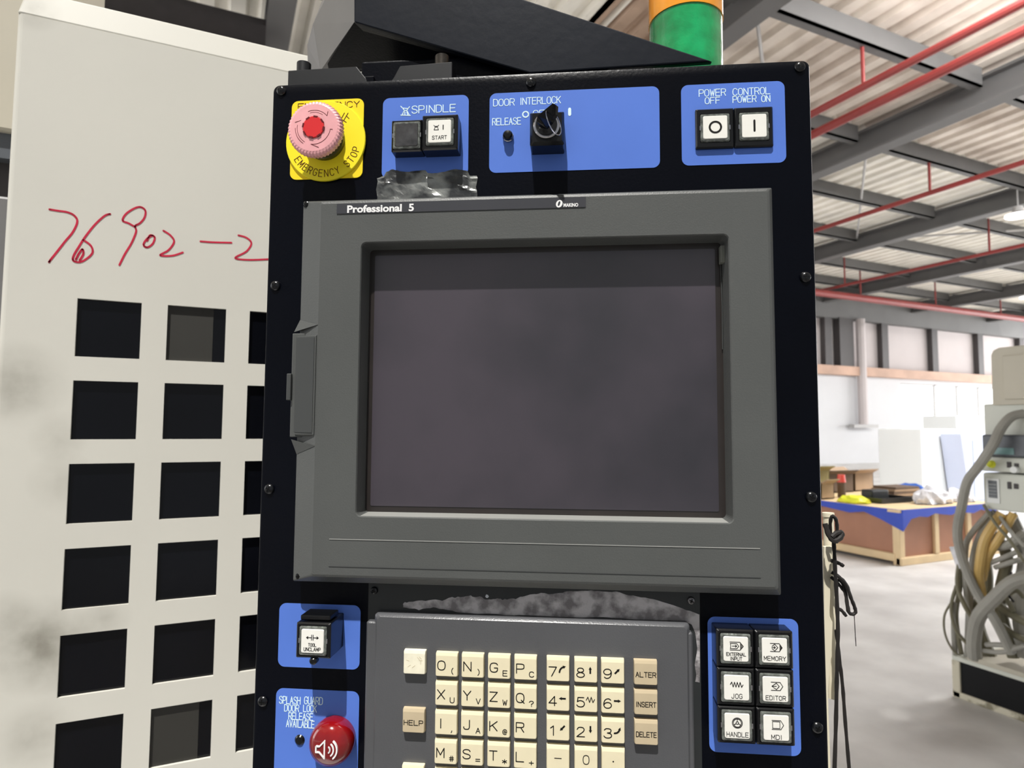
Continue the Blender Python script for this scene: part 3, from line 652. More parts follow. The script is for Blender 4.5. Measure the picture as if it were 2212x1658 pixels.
L = px_text('POWER', 1510, 209, 1567, 207, 15, 0) + px_text('OFF', 1523, 225, 1555, 224, 14, 0) + px_text('CONTROL', 1583, 206, 1663, 204, 15, 0) + px_text('POWER', 1583, 222, 1633, 221, 14, 0) + px_text('ON', 1645, 220.5, 1663, 220, 14, 0)
prt(L, .52, pl, M['print_cyan'], d0)
plate(-179.6, -119.7, -425.4, -381, 'blue plate under the tool unclamp button')
pl = plate(-180.2, -119.4, -530, -440.4, 'blue plate lettered SPLASH GUARD DOOR LOCK RELEASE AVAILABLE')
L = px_text('SPLASH', 604, 1518.5, 649, 1519.5, 15, 0) + px_text('GUARD', 658, 1519.5, 697, 1520.5, 15, 0) + px_text('DOOR', 615, 1535, 646, 1536, 14, 0) + px_text('LOCK', 656, 1536, 684, 1537, 14, 0) + px_text('RELEASE', 624, 1553, 676, 1554, 14, 0) + px_text('AVAILABLE', 619, 1569, 679, 1571, 14.5, 0)
prt(L, .52, pl, M['print_cyan'], d0)
cx, cz = P(648, 1597); MB().lathe((cx, cz), [(3.7, -.35), (3.7, -.5), (2.6, -1.6), (.01, -2)], 18).build('indicator_lamp', M['button_black'], pl, smooth=True)
plate(120.6, 179.5, -468.8, -380.8, 'tall blue plate around the six mode buttons')

# emergency stop
ES = sub_empty('emergency_stop_button', CO); ES['label'] = 'pink red mushroom emergency stop on yellow plates'
ex, ez = -153.4, -41.6
m = MB(); m.loft([rr(-181, -125, -69.8, -9, 5, 0, 5), rr(-181, -125, -69.8, -9, 5, -.8, 5)], True, True); m.build('square_plate', M['yellow_plate'], ES)
MB().lathe((ex, ez), [(30.6, -.8), (30.6, -2.2), (30.2, -2.6)], 64).build('round_plate', M['yellow_ring'], ES, smooth=True)
MB().lathe((ex, ez), [(15.2, -2.6), (15.2, -6), (13.6, -8), (13, -17)], 40).build('stem', M['olive_stem'], ES, smooth=True)
MB().lathe((ex, ez), [(13, -15.5), (17.4, -16.5), (19.6, -18), (19.6, -21.6), (18.6, -23.4), (17.2, -24), (8.2, -24.4), (8.2, -24.2)], 96, knurl=.75).build('mushroom_head', M['pink_head'], ES, smooth=False)
MB().lathe((ex, ez), [(7.9, -24.0), (7.9, -25), (7.6, -25.2)], 16).build('red_centre', M['red_core'], ES)
for kk in range(8):
    a = 2 * PI * kk / 8 + .2
    o = MB().box(-1.5, 1.5, -25.3, -24.2, 7.0, 8.2).build('centre_notch', M['dark_red'], ES); o.location = (ex * .001, 0, ez * .001); o.rotation_euler[1] = a
L = []
for a0, a1, r_ in ((40, 110, 12.6), (55, 105, 11), (170, 238, 12.2), (180, 236, 13.6), (262, 352, 12.4)):
    L.append([(ex + r_ * math.cos(math.radians(a0 + (a1 - a0) * t / 12)), ez + r_ * math.sin(math.radians(a0 + (a1 - a0) * t / 12))) for t in range(13)])
def pol(a, r_): return (ex + r_ * math.cos(math.radians(a)), ez + r_ * math.sin(math.radians(a)))
L += [[pol(352, 12.4), pol(352, 14)], [pol(262, 12.4), pol(285, 15.2)], [pol(40, 12.6), pol(48, 15.2)], [pol(163, 14.5), pol(150, 11)]]
prt(L, .28, ES, M['dark_red'], -24.1, 'twist_arrow', .25)
def arc_text(s, r_, a0, a1, h, wch):
    out = []; n = len(s)
    for i, ch in enumerate(s):
        a = math.radians(a0 + (a1 - a0) * i / (n - 1)); c, s_ = math.cos(a), math.sin(a)
        tx, tz = -s_, c; ux, uz = -c, -s_       # along the arc, and up = towards the centre
        for ln in glyph(ch): out.append([(ex + r_ * c + (px - 2) * wch / 4 * tx + pz * h / 6 * ux, ez + r_ * s_ + (px - 2) * wch / 4 * tz + pz * h / 6 * uz) for px, pz in ln])
    return out
prt(arc_text('EMERGENCY STOP', 27.4, 213, 343, 5.2, 2.7), .45, ES, M['print_brown'], -2.6)
prt(px_text('EMERGENCY', 645, 236, 777, 234, 14, 0), .5, ES, M['print_brown'], -.8, 'plate_lettering')
prt([[P(*p, -2.6) for p in ln] for ln in ([(735, 256), (748, 264)], [(744, 244), (737, 257)], [(752, 244), (742, 261)], [(748, 250), (754, 256)])], .5, ES, M['print_brown'], -2.6, 'character_mark')

# square push buttons
def icon_lines(kind):
    if kind == 'O': return [[(4.1 * math.cos(t * PI / 12), .0 + 4.1 * math.sin(t * PI / 12)) for t in range(25)]], 1.35
    if kind == 'I': return [[(0, -3.9), (0, 3.9)]], 1.4
    if kind == 'ext': return [[(-4.2, 5), (2.8, 5), (5.2, 2.2), (2.8, -.6), (-4.2, -.6)], [(3.2, 4.6), (3.2, -.2)], [(3.7, 3.8), (3.7, .6)], [(4.3, 3), (4.3, 1.4)], [(-4, 4), (-3.6, 2.2), (-4, .4), (.6, .4), (2, 2.2), (.6, 4), (-4, 4)], [(-2.6, 2.2), (.4, 2.2)], [(-.4, 3), (.6, 2.2), (-.4, 1.4)]], .38
    if kind == 'mem': return [[(-3, 5), (3.2, 5), (5.2, 2.2), (3.2, -.6), (-3, -.6)], [(3.6, 4.4), (3.6, 0)], [(4.1, 3.6), (4.1, .8)], [(4.6, 3), (4.6, 1.4)], [(-1.8, 3), (0, 4.6), (2.2, 2.2), (0, -.2), (-1.8, 1.4)], [(-2, 2.2), (.4, 2.2)], [(-.4, 3), (.5, 2.2), (-.4, 1.4)]], .38
    if kind == 'edit': return [[(-3, 5), (3.2, 5), (5, 2.2), (3.2, -.6), (-3, -.6)], [(-1.2, 3.2), (.6, 4.4), (2.6, 2.2), (.6, 0), (-1.2, 1.2)], [(-2.4, 2.2), (.6, 2.2)], [(-1.5, 2.9), (-2.5, 2.2), (-1.5, 1.5)]], .38
    if kind == 'mdi': return [[(-3, 5.2), (3, 5.2), (5, 2), (3, -1), (-3, -1)], [(-2.6, 4.4), (2.4, 4.4), (2.4, -.2), (-2.6, -.2), (-2.6, 4.4)]], .35
    if kind == 'jog': return [[(-4.4 + .98 * t, 2.2 + (0 if t in (0, 9) else 1.7 if t % 2 else -1.7)) for t in range(10)]], .45
    if kind == 'wheel':
        o = [[(r_ * math.cos(t * PI / 12), 2.2 + r_ * math.sin(t * PI / 12)) for t in range(25)] for r_ in (3.5, 2.8, .9)]
        for a in (90, 210, 330): o.append([(.9 * math.cos(math.radians(a)), 2.2 + .9 * math.sin(math.radians(a))), (2.8 * math.cos(math.radians(a)), 2.2 + 2.8 * math.sin(math.radians(a)))])
        return o, .42
    if kind == 'start': return [[(-4.4, 4.6), (-3.6, 3.8), (-1.4, 3.8), (-.6, 4.6)], [(-4.2, 1), (-.8, 1), (-1.6, 3.2), (-3.4, 3.2), (-4.2, 1)], [(2.6, 1.2), (2.6, 4.6)], [(2.9, 1.2), (2.9, 4.6)]], .4
    if kind == 'unclamp': return [[(-4.6, 2.6), (-1, 2.6)], [(-3.4, 3.4), (-4.6, 2.6), (-3.4, 1.8)], [(-.6, 4.6), (-.6, .8)], [(.6, 4.6), (.6, .8)], [(1, 2.6), (4.6, 2.6)], [(3.4, 3.4), (4.6, 2.6), (3.4, 1.8)], [(-3.8, 3), (-3.8, 2.2)], [(3.8, 3), (3.8, 2.2)]], .45
    return [], .4
def button(x0, x1, z0, z1, dep, kind, words, label, capmat='cap_white', capw=16.4, name='push_button', lens=True):
    o = MB(); W, Hh = x1 - x0, z1 - z0; cx, cz = (x0 + x1) / 2, (z0 + z1) / 2; wl = 1.2
    iw = capw / 2 + 1.9
    o.loft([rr(x0 + .1, x1 - .1, z0 + .1, z1 - .1, .8, -.3, 2), rr(x0 + .1, x1 - .1, z0 + .1, z1 - .1, .8, -dep + 1, 2), rr(x0 + 1, x1 - 1, z0 + 1, z1 - 1, .8, -dep, 2),
            rr(cx - iw, cx + iw, cz - iw, cz + iw, .8, -dep, 2), rr(cx - iw + .3, cx + iw - .3, cz - iw + .3, cz + iw - .3, .8, -max(dep - 6, .4), 2)], True, True)
    b = o.build(name, M['button_black'], CO); b['label'] = label
    y = -dep
    if lens:
        q = capw / 2 + 1.5
        MB().loft([rr(cx - q, cx + q, cz - q, cz + q, 1, -max(dep - 5, .5), 3), rr(cx - q, cx + q, cz - q, cz + q, 1, y - .3, 3), rr(cx - q + .8, cx + q - .8, cz - q + .8, cz + q - .8, 1, y - .9, 3), rr(cx - capw / 2, cx + capw / 2, cz - capw / 2, cz + capw / 2, 1, y - .9, 3), rr(cx - capw / 2, cx + capw / 2, cz - capw / 2, cz + capw / 2, 1, -max(dep - 5, .5), 3)], close=True).build('lens_rim', M['clear_lens'], b)
        for s in (-1, 1):
            MB().box(cx + s * (q + .15) - .4, cx + s * (q + .15) + .4, y - .5, y + 2, cz - 1.6, cz + 1.6).build('side_clip', M['chrome'], b)
    hw_ = capw / 2 - .15
    MB().loft([rr(cx - hw_, cx + hw_, cz - hw_, cz + hw_, 1.1, y + .6, 3), rr(cx - hw_, cx + hw_, cz - hw_, cz + hw_, 1.1, y - 1, 3), rr(cx - hw_ + .35, cx + hw_ - .35, cz - hw_ + .35, cz + hw_ - .35, 1, y - 1.35, 3)], True, True).build('button_cap', M[capmat], b)
    ls, wd = icon_lines(kind)
    ls = [[(cx + a * capw / 16.4 * .92, cz + c * capw / 16.4 * .92) for a, c in ln] for ln in ls]
    if ls: prt(ls, wd, b, M['print_black'], y - 1.35, 'symbol', .12)
    if words:
        L = []
        for (t, wfrac, zb, hh) in words: L += fit_text(t, cx - capw * wfrac / 2, cx + capw * wfrac / 2, cz + zb, hh, .35)
        prt(L, .32, b, M['print_black'], y - 1.35, 'lettering', .12)
    return b
for i, (x0, x1) in enumerate(((123.1, 147.1), (147.3, 171.3))):
    for j, (z0, z1) in enumerate(((-408.5, -384.4), (-432.6, -408.7), (-456.2, -432.8))):
        kind, words, lb = [[('ext', [('EXTERNAL', .76, -4.2, 2), ('INPUT', .46, -7, 2)], 'EXTERNAL INPUT'), ('jog', [('JOG', .42, -6.6, 2.8)], 'JOG'), ('wheel', [('HANDLE', .84, -6.6, 2.8)], 'HANDLE')],
                           [('mem', [('MEMORY', .84, -6.2, 2.6)], 'MEMORY'), ('edit', [('EDITOR', .76, -6.6, 2.6)], 'EDITOR'), ('mdi', [('MDI', .4, -7, 2.7)], 'MDI')]][i][j]
        button(x0, x1, z0, z1, 15, kind, words, 'white mode button lettered ' + lb, capw=16)
q = P(1502, 235, -3), P(1672, 315, -3); mid = (q[0][0] + q[1][0]) / 2
button(q[0][0], mid, q[1][1], q[0][1], 3, 'O', None, 'white power off button marked with a ring', capw=17)
button(mid, q[1][0], q[1][1], q[0][1], 3, 'I', None, 'white power on button marked with a bar', capw=17)
button(-100.6, -77.6, -55.8, -32, 11, '', None, 'unlit dark glass spindle button', capmat='dark_lens', capw=17)
button(-77.4, -51.2, -56.2, -30.2, 13, 'start', [('START', .62, -6, 2.6)], 'white spindle START button', capw=17)
b = button(-156, -131.8, -410, -386.4, 25, 'unclamp', [('TOOL', .34, -3.4, 2), ('UNCLAMP', .72, -6.4, 2.2)], 'guarded white TOOL UNCLAMP button standing proud of its plate', capw=16)
MB().box(-154.5, -133.5, -22, -6, -385.8, -382.5).build('guard_hinge', M['button_black'], b, bevel=.8)
MB().lathe((-144, -412), [(2.6, -20), (2.6, -24), (1.6, -25)], 12).build('guard_tab', M['button_black'], b, smooth=True)

# key switch
KS = MB(); KS.loft([rr(.6, 24.6, -57, -33, 1, -.3, 2), rr(.6, 24.6, -57, -33, 1, -15, 2), rr(2.4, 23, -55.4, -34.8, 1, -18, 2)], True, True)
ks = KS.build('key_switch', M['button_black'], CO); ks['label'] = 'black square key switch of the door interlock'
kc = (12.4, -44.6)
MB().lathe(kc, [(9.2, -18), (9.2, -19.6), (8.4, -20.2)], 32).build('collar', M['chrome'], ks, smooth=True)
MB().lathe(kc, [(7.6, -20.2), (7.4, -21.6)], 32).build('barrel', M['button_black'], ks, smooth=True)
MB().lathe(P(1097, 292, -4), [(3.5, -.3), (3.5, -5), (2.6, -6.2), (.01, -6.8)], 20).build('release_lamp', M['button_black'], CO, smooth=True)
MB().lathe(P(1097, 292, -4), [(4.0, -.3), (4.0, -2.4), (3.6, -2.8)], 20).build('lamp_ring', M['chrome'], CO, smooth=True)
# red domed lamp
LM = sub_empty('alarm_lamp', CO); LM['label'] = 'round domed red lamp with a white speaker symbol'
lc = P(713, 1606, -10)
MB().lathe(lc, [(15.0, -.35), (15.4, -4), (15.2, -9), (13.6, -13), (9.5, -16), (5, -17.2), (.01, -17.6)], 48).build('red_dome', M['lamp_red'], LM, smooth=True)
ls = [[(-7, 1.6), (-7, -2.2), (-4.6, -2.2), (-1, -6), (-1, 5.4), (-4.6, 1.6), (-7, 1.6)]]
for r_ in (2.4, 4.8, 7.2): ls.append([(1.0 - .6 + r_ * math.cos(math.radians(a)), r_ * math.sin(math.radians(a)) - .3) for a in range(-50, 51, 10)])
prt([[(lc[0] + a, lc[1] + c) for a, c in ln] for ln in ls], .95, LM, M['print_white'], -16.2, 'speaker_symbol', 1.6)

# key with its ring, left in the switch
KY = con('switch_key'); tag(KY, 'black headed key with a wire ring, left in the door interlock switch', 'key')
def kp(u, v, d): x, z = P(u, v, d); return (x, d, z)
bow = [kp(1158, 262, -28), kp(1160, 250, -30), kp(1193, 222, -46), kp(1201, 226, -46), kp(1200, 246, -40), kp(1190, 262, -34), kp(1178, 275, -26), kp(1165, 273, -24)]
n = len(bow); off = Vector((1.7, 1.2, -1.0))
MB().add(bow + [tuple(Vector(p) + off) for p in bow], [tuple(range(n)), tuple(range(2 * n - 1, n - 1, -1))] + [(i, n + i, n + (i + 1) % n, (i + 1) % n) for i in range(n)]).build('key_head', M['button_black'], KY, bevel=.4)
MB().hull8([(11, -18, -46), (14, -18, -46), (14, -18, -43), (11, -18, -43)], [(9, -27, -43), (12.5, -27, -43), (12.5, -27, -39), (9, -27, -39)]).build('key_blade', M['chrome'], KY)
rg = []
rc = kp(1196, 263, -33)
for t in range(29):
    a = 2 * PI * t / 28; ux, uz = 5.1 * math.cos(a), 8.2 * math.sin(a)
    tl = .42
    rg.append((rc[0] + ux * math.cos(tl) - uz * math.sin(-tl) * .4 * -1, rc[1] - uz * .15 + ux * .9, rc[2] + uz * .95 - ux * math.sin(tl)))
MB().tube(rg, .42, 8, cap=False).build('key_ring', M['chrome'], KY, smooth=True)

# torn silver tape
TP = con('torn_tape'); tag(TP, 'torn crinkled silver tape stuck under the SPINDLE plate', 'tape')
rnd = random.Random(4); nx_, nz_ = 44, 14; x0, z0 = P(815, 380); x1, z1 = P(1030, 427)
z0, z1 = -67.4, -88.5
vs = []
for j in range(nz_):
    for i in range(nx_):
        s, t = i / (nx_ - 1), j / (nz_ - 1)
        x = x0 + (x1 - x0) * s + (rnd.random() - .5) * .3 + (0.5 * math.sin(t * 9) if i in (0, nx_ - 1) else 0)
        topz = z0 + (1.6 * math.sin(s * 14) * math.sin(s * 5 + 1) - (3.2 if s < .09 or s > .93 else 0) + (1.6 if .12 < s < .5 else 0)) * (1 - t)
        z = topz + (z1 - topz) * t + (rnd.random() - .5) * .5
        rid = abs(math.sin(s * 9 + 5 * t + 2 * math.sin(t * 5))) ** 6 + .7 * abs(math.sin(s * 6 - 6 * t)) ** 9
        y = -.5 - .12 * rnd.random() - .4 * rid ** 2
        vs.append((x, y, z))
nv = len(vs); vb = [(x, -.38, z) for x, y, z in vs]
fs = [(j * nx_ + i, j * nx_ + i + 1, (j + 1) * nx_ + i + 1, (j + 1) * nx_ + i) for j in range(nz_ - 1) for i in range(nx_ - 1)]
rim = [i for i in range(nx_)] + [j * nx_ + nx_ - 1 for j in range(1, nz_)] + [(nz_ - 1) * nx_ + i for i in range(nx_ - 2, -1, -1)] + [j * nx_ for j in range(nz_ - 2, 0, -1)]
fs += [(a, b_, b_ + nv, a + nv) for a, b_ in zip(rim, rim[1:] + rim[:1])]
MB().add(vs + vb, fs).build('tape_piece', M['tape_foil'], TP)

# ------------------------------------------------------------------ display unit
DU = con('display_unit'); tag(DU, 'grey framed display unit with a large dark screen in the middle of the console', 'display')
m = MB()
ox0, ox1, oz0, oz1 = -119.2, 135.2, -316.5, -123.6
m.loft([rr(-165.2, 165.6, -362.6, -90.6, 1, -.2), rr(-165.2, 165.6, -362.6, -90.6, 1, -11), rr(-164.6, 165, -362, -91, 1, -12), rr(-150.5, 162, -357.6, -93.6, 1.5, -17.4), rr(-149, 160.4, -356, -95.4, 1.5, -18),
        rr(ox0, ox1, oz0, oz1, 4, -18), rr(ox0 + .6, ox1 - .6, oz0 + .6, oz1 - .6, 3.6, -17), rr(ox0 + 1.6, ox1 - 1.6, oz0 + 1.6, oz1 - 1.6, 3, -1.5)], True, False)
m.build('bezel', M['bezel_grey'], DU)
MB().box(ox0 - 1, ox1 + 1, -1.6, -.4, oz0 - 1, oz1 + 1).build('screen_border', M['screen_rim'], DU)
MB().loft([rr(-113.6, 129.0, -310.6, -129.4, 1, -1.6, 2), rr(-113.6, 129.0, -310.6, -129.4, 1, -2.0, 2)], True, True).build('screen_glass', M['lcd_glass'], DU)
MB().add([(ox0 + 2, -1.7, oz0 + 1.65), (ox1 - 2, -1.7, oz0 + 1.65), (ox1 - .8, -16.8, oz0 + .75), (ox0 + .8, -16.8, oz0 + .75), (ox0 + 2, -1.7, oz0 + .9), (ox1 - 2, -1.7, oz0 + .9), (ox1 - .8, -16.8, oz0 + .2), (ox0 + .8, -16.8, oz0 + .2)], [(0, 1, 2, 3), (7, 6, 5, 4), (0, 4, 5, 1), (1, 5, 6, 2), (2, 6, 7, 3), (3, 7, 4, 0)]).build('lit_lower_lip', M['bezel_line'], DU)  # lighter grey puts the sunlit stripe of the lower inner wall into colour
MB().box(131.4, 134.6, -9, -3, -141, -129).build('corner_clip', M['clip_grey'], DU, bevel=.4)
MB().tube([(132.6, -2.6, -141), (133.2, -2.6, -170), (133.0, -2.6, -200)], .35, 6).build('clip_wire', M['bezel_dark'], DU)
for zz in (-331.8, -350.2):
    MB().box(-137, 151, -18.35, -17.9, zz - .25, zz + .25).build('groove_line', M['bezel_line'] if zz > -340 else M['bezel_dark'], DU)
ns = MB().box(-137.2, 39.4, -18.5, -17.9, -103, -95.8).build('name_strip', M['strip_dark'], DU)
def font_text(s, x, z, size, off, mat, parent, y, name='lettering', sx=1.0):
    c = bpy.data.curves.new(name, 'FONT'); c.body = s; c.size = size; c.offset = off; c.extrude = .00008; c.resolution_u = 3
    t = bpy.data.objects.new('tmp', c); col.objects.link(t); dg = bpy.context.evaluated_depsgraph_get()
    me = bpy.data.meshes.new_from_object(t.evaluated_get(dg)); bpy.data.objects.remove(t)
    for v in me.vertices: v.co = Vector((v.co.x * sx, -v.co.z, v.co.y))
    me.materials.clear(); me.materials.append(mat); o = bpy.data.objects.new(name, me); col.objects.link(o); o.parent = parent
    o.location = (x * .001, y * .001, z * .001); return o, max(v.co.x for v in me.vertices) * 1000
xa, za = P(749, 459, -18.5); xb, _ = P(894, 456, -18.5)
o, wd = font_text('Professional  5', xa, za, .0072, .00022, M['print_white'], ns, -18.55)
o.scale[0] = (xb - xa) / wd
xa, za = P(1217, 446.5, -18.5); xb, _ = P(1249, 446, -18.5)
o, wd = font_text('MAKINO', xa, za, .0033, .00012, M['print_white'], ns, -18.55, 'maker_lettering'); o.scale[0] = (xb - xa) / wd
cx, cz = P(1208, 440, -18.5)
def ell(cx, cz, a, b, tilt, n=24): return [(cx + a * math.cos(2 * PI * k / n) * math.cos(tilt) - b * math.sin(2 * PI * k / n) * math.sin(tilt), cz + a * math.cos(2 * PI * k / n) * math.sin(tilt) + b * math.sin(2 * PI * k / n) * math.cos(tilt)) for k in range(n)]
e1 = ell(cx, cz, 2.2, 2.7, -.4); e2 = ell(cx - .1, cz + .1, .75, 1.8, -.3)
MB().loft([[(x, -18.5, z) for x, z in e1], [(x, -18.68, z) for x, z in e1], [(x, -18.68, z) for x, z in e2], [(x, -18.5, z) for x, z in e2]]).build('round_emblem', M['print_white'], ns)
# side door with latch
sdr = MB()
sdr.hull8([(-166.5, -9, -262), (-166.5, -9, -189), (-165, -16, -190.5), (-165, -16, -260)][0:4], [(-149.5, -16, -262), (-149.5, -16, -189), (-150, -18.6, -190.5), (-150, -18.6, -260)])
sd_ = sdr.build('side_door', M['bezel_grey'], DU)
MB().box(-169.5, -160, -14, -2, -262, -188).build('door_side', M['bezel_grey'], sd_, bevel=.6)
MB().add([(-165.5, -16.2, -191.5), (-151.2, -18.9, -191.5), (-151.2, -18.9, -258.6), (-165.5, -16.2, -258.6), (-165.5, -15.8, -191.5), (-151.2, -18.4, -191.5), (-151.2, -18.4, -258.6), (-165.5, -15.8, -258.6)], [(0, 1, 2, 3), (7, 6, 5, 4), (0, 4, 5, 1), (1, 5, 6, 2), (2, 6, 7, 3), (3, 7, 4, 0)]).build('door_leaf', M['bezel_dark'], sd_)
MB().box(-171.8, -168.6, -16.5, -8, -236, -217).build('latch', M['bezel_dark'], sd_, bevel=.5)
for (za_, zb_, zc_) in ((-178, -182.5, -187), (-274, -268, -263.5)):
    MB().add([(-164.8, -12.2, za_), (-149, -18.3, zb_), (-168.5, -13.6, zc_), (-160, -8, zb_)], [(0, 1, 2), (0, 3, 1), (1, 3, 2), (0, 2, 3)]).build('door_fairing', M['bezel_grey'], DU)
for (u, v) in ((645, 1244), (1142, 1255), (1677, 1273), (662, 441)):
    x, z = P(u, v, -13); phillips(DU, x, z, -11.6, M['screw_black'], 2.6, random.random())

# ------------------------------------------------------------------ keypad unit
KU = con('keypad_unit'); tag(KU, 'dark grey keypad unit with rows of cream lettered keys below the display', 'keypad')
MB().loft([rr(-114, 115.6, HB + 20, -364, .6, 0, 2), rr(-114, 115.6, HB + 20, -364, .6, -1, 2)], True, True).build('backing_plate', M['backing_dark'], KU)
m = MB(); m.loft([rr(-107.6, 107.8, HB + 40, -384, 2.5, -1), rr(-107.6, 107.8, HB + 40, -384, 2.5, -5.5), rr(-107.1, 107.3, HB + 40, -384.5, 2.5, -6.4), rr(-105.3, 105.6, HB + 42, -386.2, 2.5, -8)], True, True)
kh = m.build('keypad_case', M['keypad_grey'], KU, smooth=True)
MB().loft([rr(-113.2, 109.6, HB + 40, -390, 1, -1), rr(-113.2, 109.6, HB + 40, -390, 1, -6), rr(-112.2, 108.6, HB + 40, -391, 1, -6.8)], True, True).build('case_skirt', M['keypad_grey'], KU)
for (u, v, mt) in ((808, 1275, 'screw_black'), (1493, 1297, 'screw_steel')):
    x, z = P(u, v, -2); phillips(KU, x, z, -1, M[mt], 2.7, .4)
# worn bare metal
wp = [(307, 170), (340, 165), (420, 156), (480, 153), (540, 155), (600, 138), (650, 134), (700, 124), (730, 135), (765, 128), (800, 150), (830, 152), (870, 142), (900, 150), (940, 148), (980, 145), (1020, 130), (1090, 116), (1130, 112), (1200, 120), (1260, 108), (1300, 98), (1370, 100), (1430, 98), (1500, 104), (1580, 105), (1640, 118), (1700, 130), (1780, 145), (1850, 165), (1960, 198), (2020, 218), (2076, 240), (2078, 420), (2078, 645), (2052, 640), (2058, 600), (2048, 540), (2064, 440), (2050, 348), (2030, 300), (1990, 284), (1900, 275), (1500, 258), (1000, 245), (800, 236), (650, 228), (600, 218), (520, 203), (470, 198), (400, 210), (360, 203), (307, 195)]
rnd = random.Random(2); W_ = []
for (a, b_), (c, d_) in zip(wp, wp[1:] + wp[:1]):
    for t in (0, .33, .66):
        jit = 0 if (a > 2000 and c > 2000) else 4
        W_.append(P(760 + (a + (c - a) * t + rnd.uniform(-1, 1)) / 2.765, 1240 + (b_ + (d_ - b_) * t + rnd.uniform(-jit, jit)) / 2.765, -1))
MB().prism(W_, -1.12, -1.0).build('worn_patch', M['bare_metal'], KU)
for (u, v, r_) in ((797, 1520, .5), (800, 1524, .4), (795, 1570, .7), (801, 1573, .8), (793, 1580, .5), (798, 1577, .4), (1052, 1288, .9)):
    x, z = P(u, v, -1.4 if u > 1000 else -6); 
    MB().prism([(x + r_ * (1 + .5 * rnd.random()) * math.cos(k * PI / 3), z + r_ * (1 + rnd.random()) * math.sin(k * PI / 3)) for k in range(6)], (-1.2 if u > 1000 else -6.1), (-1 if u > 1000 else -5.5)).build('paint_chip', M['chip_white'], KU)
# keys
KD = -12.0
def kxy(u, v): return P(u, v, KD)
colx = [kxy(u, 1440)[0] for u in (941, 997, 1054, 1111, 1181, 1241, 1299, 1370)]
KP, KWd, KHt = 19.05, 15.0, 15.2
z_top = kxy(941, 1410)[1]
base_mesh = {}
def make_key(x, ztop, mat, name='key', label=None):
    if mat not in base_mesh:
        w_, h_ = KWd, KHt
        m = MB(); m.loft([rr(-.2, w_ + .2, -h_ - .2, .4, .5, -7.9, 2), rr(-.15, w_ + .15, -h_ - .15, .35, .6, KD + 2.0, 2), rr(0, w_, -h_, .3, .8, KD + .5, 2), rr(.3, w_ - .3, -h_ + .4, -1.6, .8, KD, 2)], False, True)
        o = m.build(name, M[mat], KU); base_mesh[mat] = o.data
    else:
        o = bpy.data.objects.new(name, base_mesh[mat]); col.objects.link(o); o.parent = KU
    o.location = (x * .001, 0, ztop * .001)
    if label: o['label'] = label
    return o
def legend(key, lines, wd=.5, name='legend', mat='print_black'):
    if lines: MB().strokes(lines, wd, KD, .1).build(name, M[mat], key)
def arrow(kind):
    fat = lambda x0, z0, x1, z1: ('fat', (x0, z0, x1, z1))
    c = (10.4, -7.2)
    d = {'up': (0, 1), 'dn': (0, -1), 'l': (-1, 0), 'r': (1, 0), 'ur': (.72, .72), 'dl': (-.72, -.72)}
    m = MB(); Lh = 2.3
    if kind in d:
        dx, dz = d[kind]; nx, nz = -dz, dx; ln = math.hypot(dx, dz); dx, dz, nx, nz = dx / ln, dz / ln, nx / ln, nz / ln
        q = lambda a, b_: (c[0] + dx * a + nx * b_, c[1] + dz * a + nz * b_)
        m.prism([q(-Lh, .55), q(.4, .55), q(.4, -.55), q(-Lh, -.55)], KD - .1, KD); m.prism([q(.4, 1.05), q(Lh, 0), q(.4, -1.05)], KD - .1, KD)
    elif kind == 'w': m.strokes([[(c[0] - 2.7 + 1.1 * t, c[1] + (1.7 if t % 2 else -1.7) * (0.2 if t in (0, 5) else 1)) for t in range(6)]], .5, KD, .1)
    else:
        s = 1 if kind == 'c1' else -1
        pts = [(c[0] - 1.9, c[1] - 2.1), (c[0] - 1.6, c[1] - .6), (c[0] - .6, c[1] + .7), (c[0] + .6, c[1] + 1.3)] if s > 0 else [(c[0] - 2.0, c[1] - 1.6), (c[0] - .4, c[1] - 1.3), (c[0] + .7, c[1] - .4), (c[0] + 1.3, c[1] + .8)]
        m.strokes([pts], 1.1, KD, .1)
        m.prism([(c[0] + .2, c[1] + 2.3), (c[0] + 2.3, c[1] + 1.9), (c[0] + 1.0, c[1] + .3)] if s > 0 else [(c[0] + .3, c[1] + .9), (c[0] + 1.9, c[1] + 2.3), (c[0] + 2.1, c[1] + .2)], KD - .1, KD)
    return m
R1 = [('O', '('), ('N', ')'), ('G', 'E'), ('P', 'C'), ('7', 'c1'), ('8', 'up'), ('9', 'ur'), ('ALTER', '')]
R2 = [('X', 'U'), ('Y', 'V'), ('Z', 'W'), ('Q', '?'), ('4', 'l'), ('5', 'w'), ('6', 'r'), ('INSERT', '')]
R3 = [('I', ','), ('J', 'A'), ('K', '@'), ('R', ''), ('1', 'dl'), ('2', 'dn'), ('3', 'c2'), ('DELETE', '')]
R4 = [('M', '#'), ('S', '='), ('T', '*'), ('L', '+'), ('-', None), ('0', None), ('.', None), None]
R5 = [('', ''), ('', ''), ('', ''), ('', ''), None, None, None, None]
def word_key(x, z, word, mat):
    k = make_key(x, z, mat, label=('tan key lettered ' + word) if word else 'worn blank cream key')
    if word: legend(k, fit_text(word, 1.0, KWd - 1.0, -10.2, 3.1, .35), .46)
    return k
drift = (kxy(1369, 1426)[1] - kxy(941, 1410)[1]) / 428
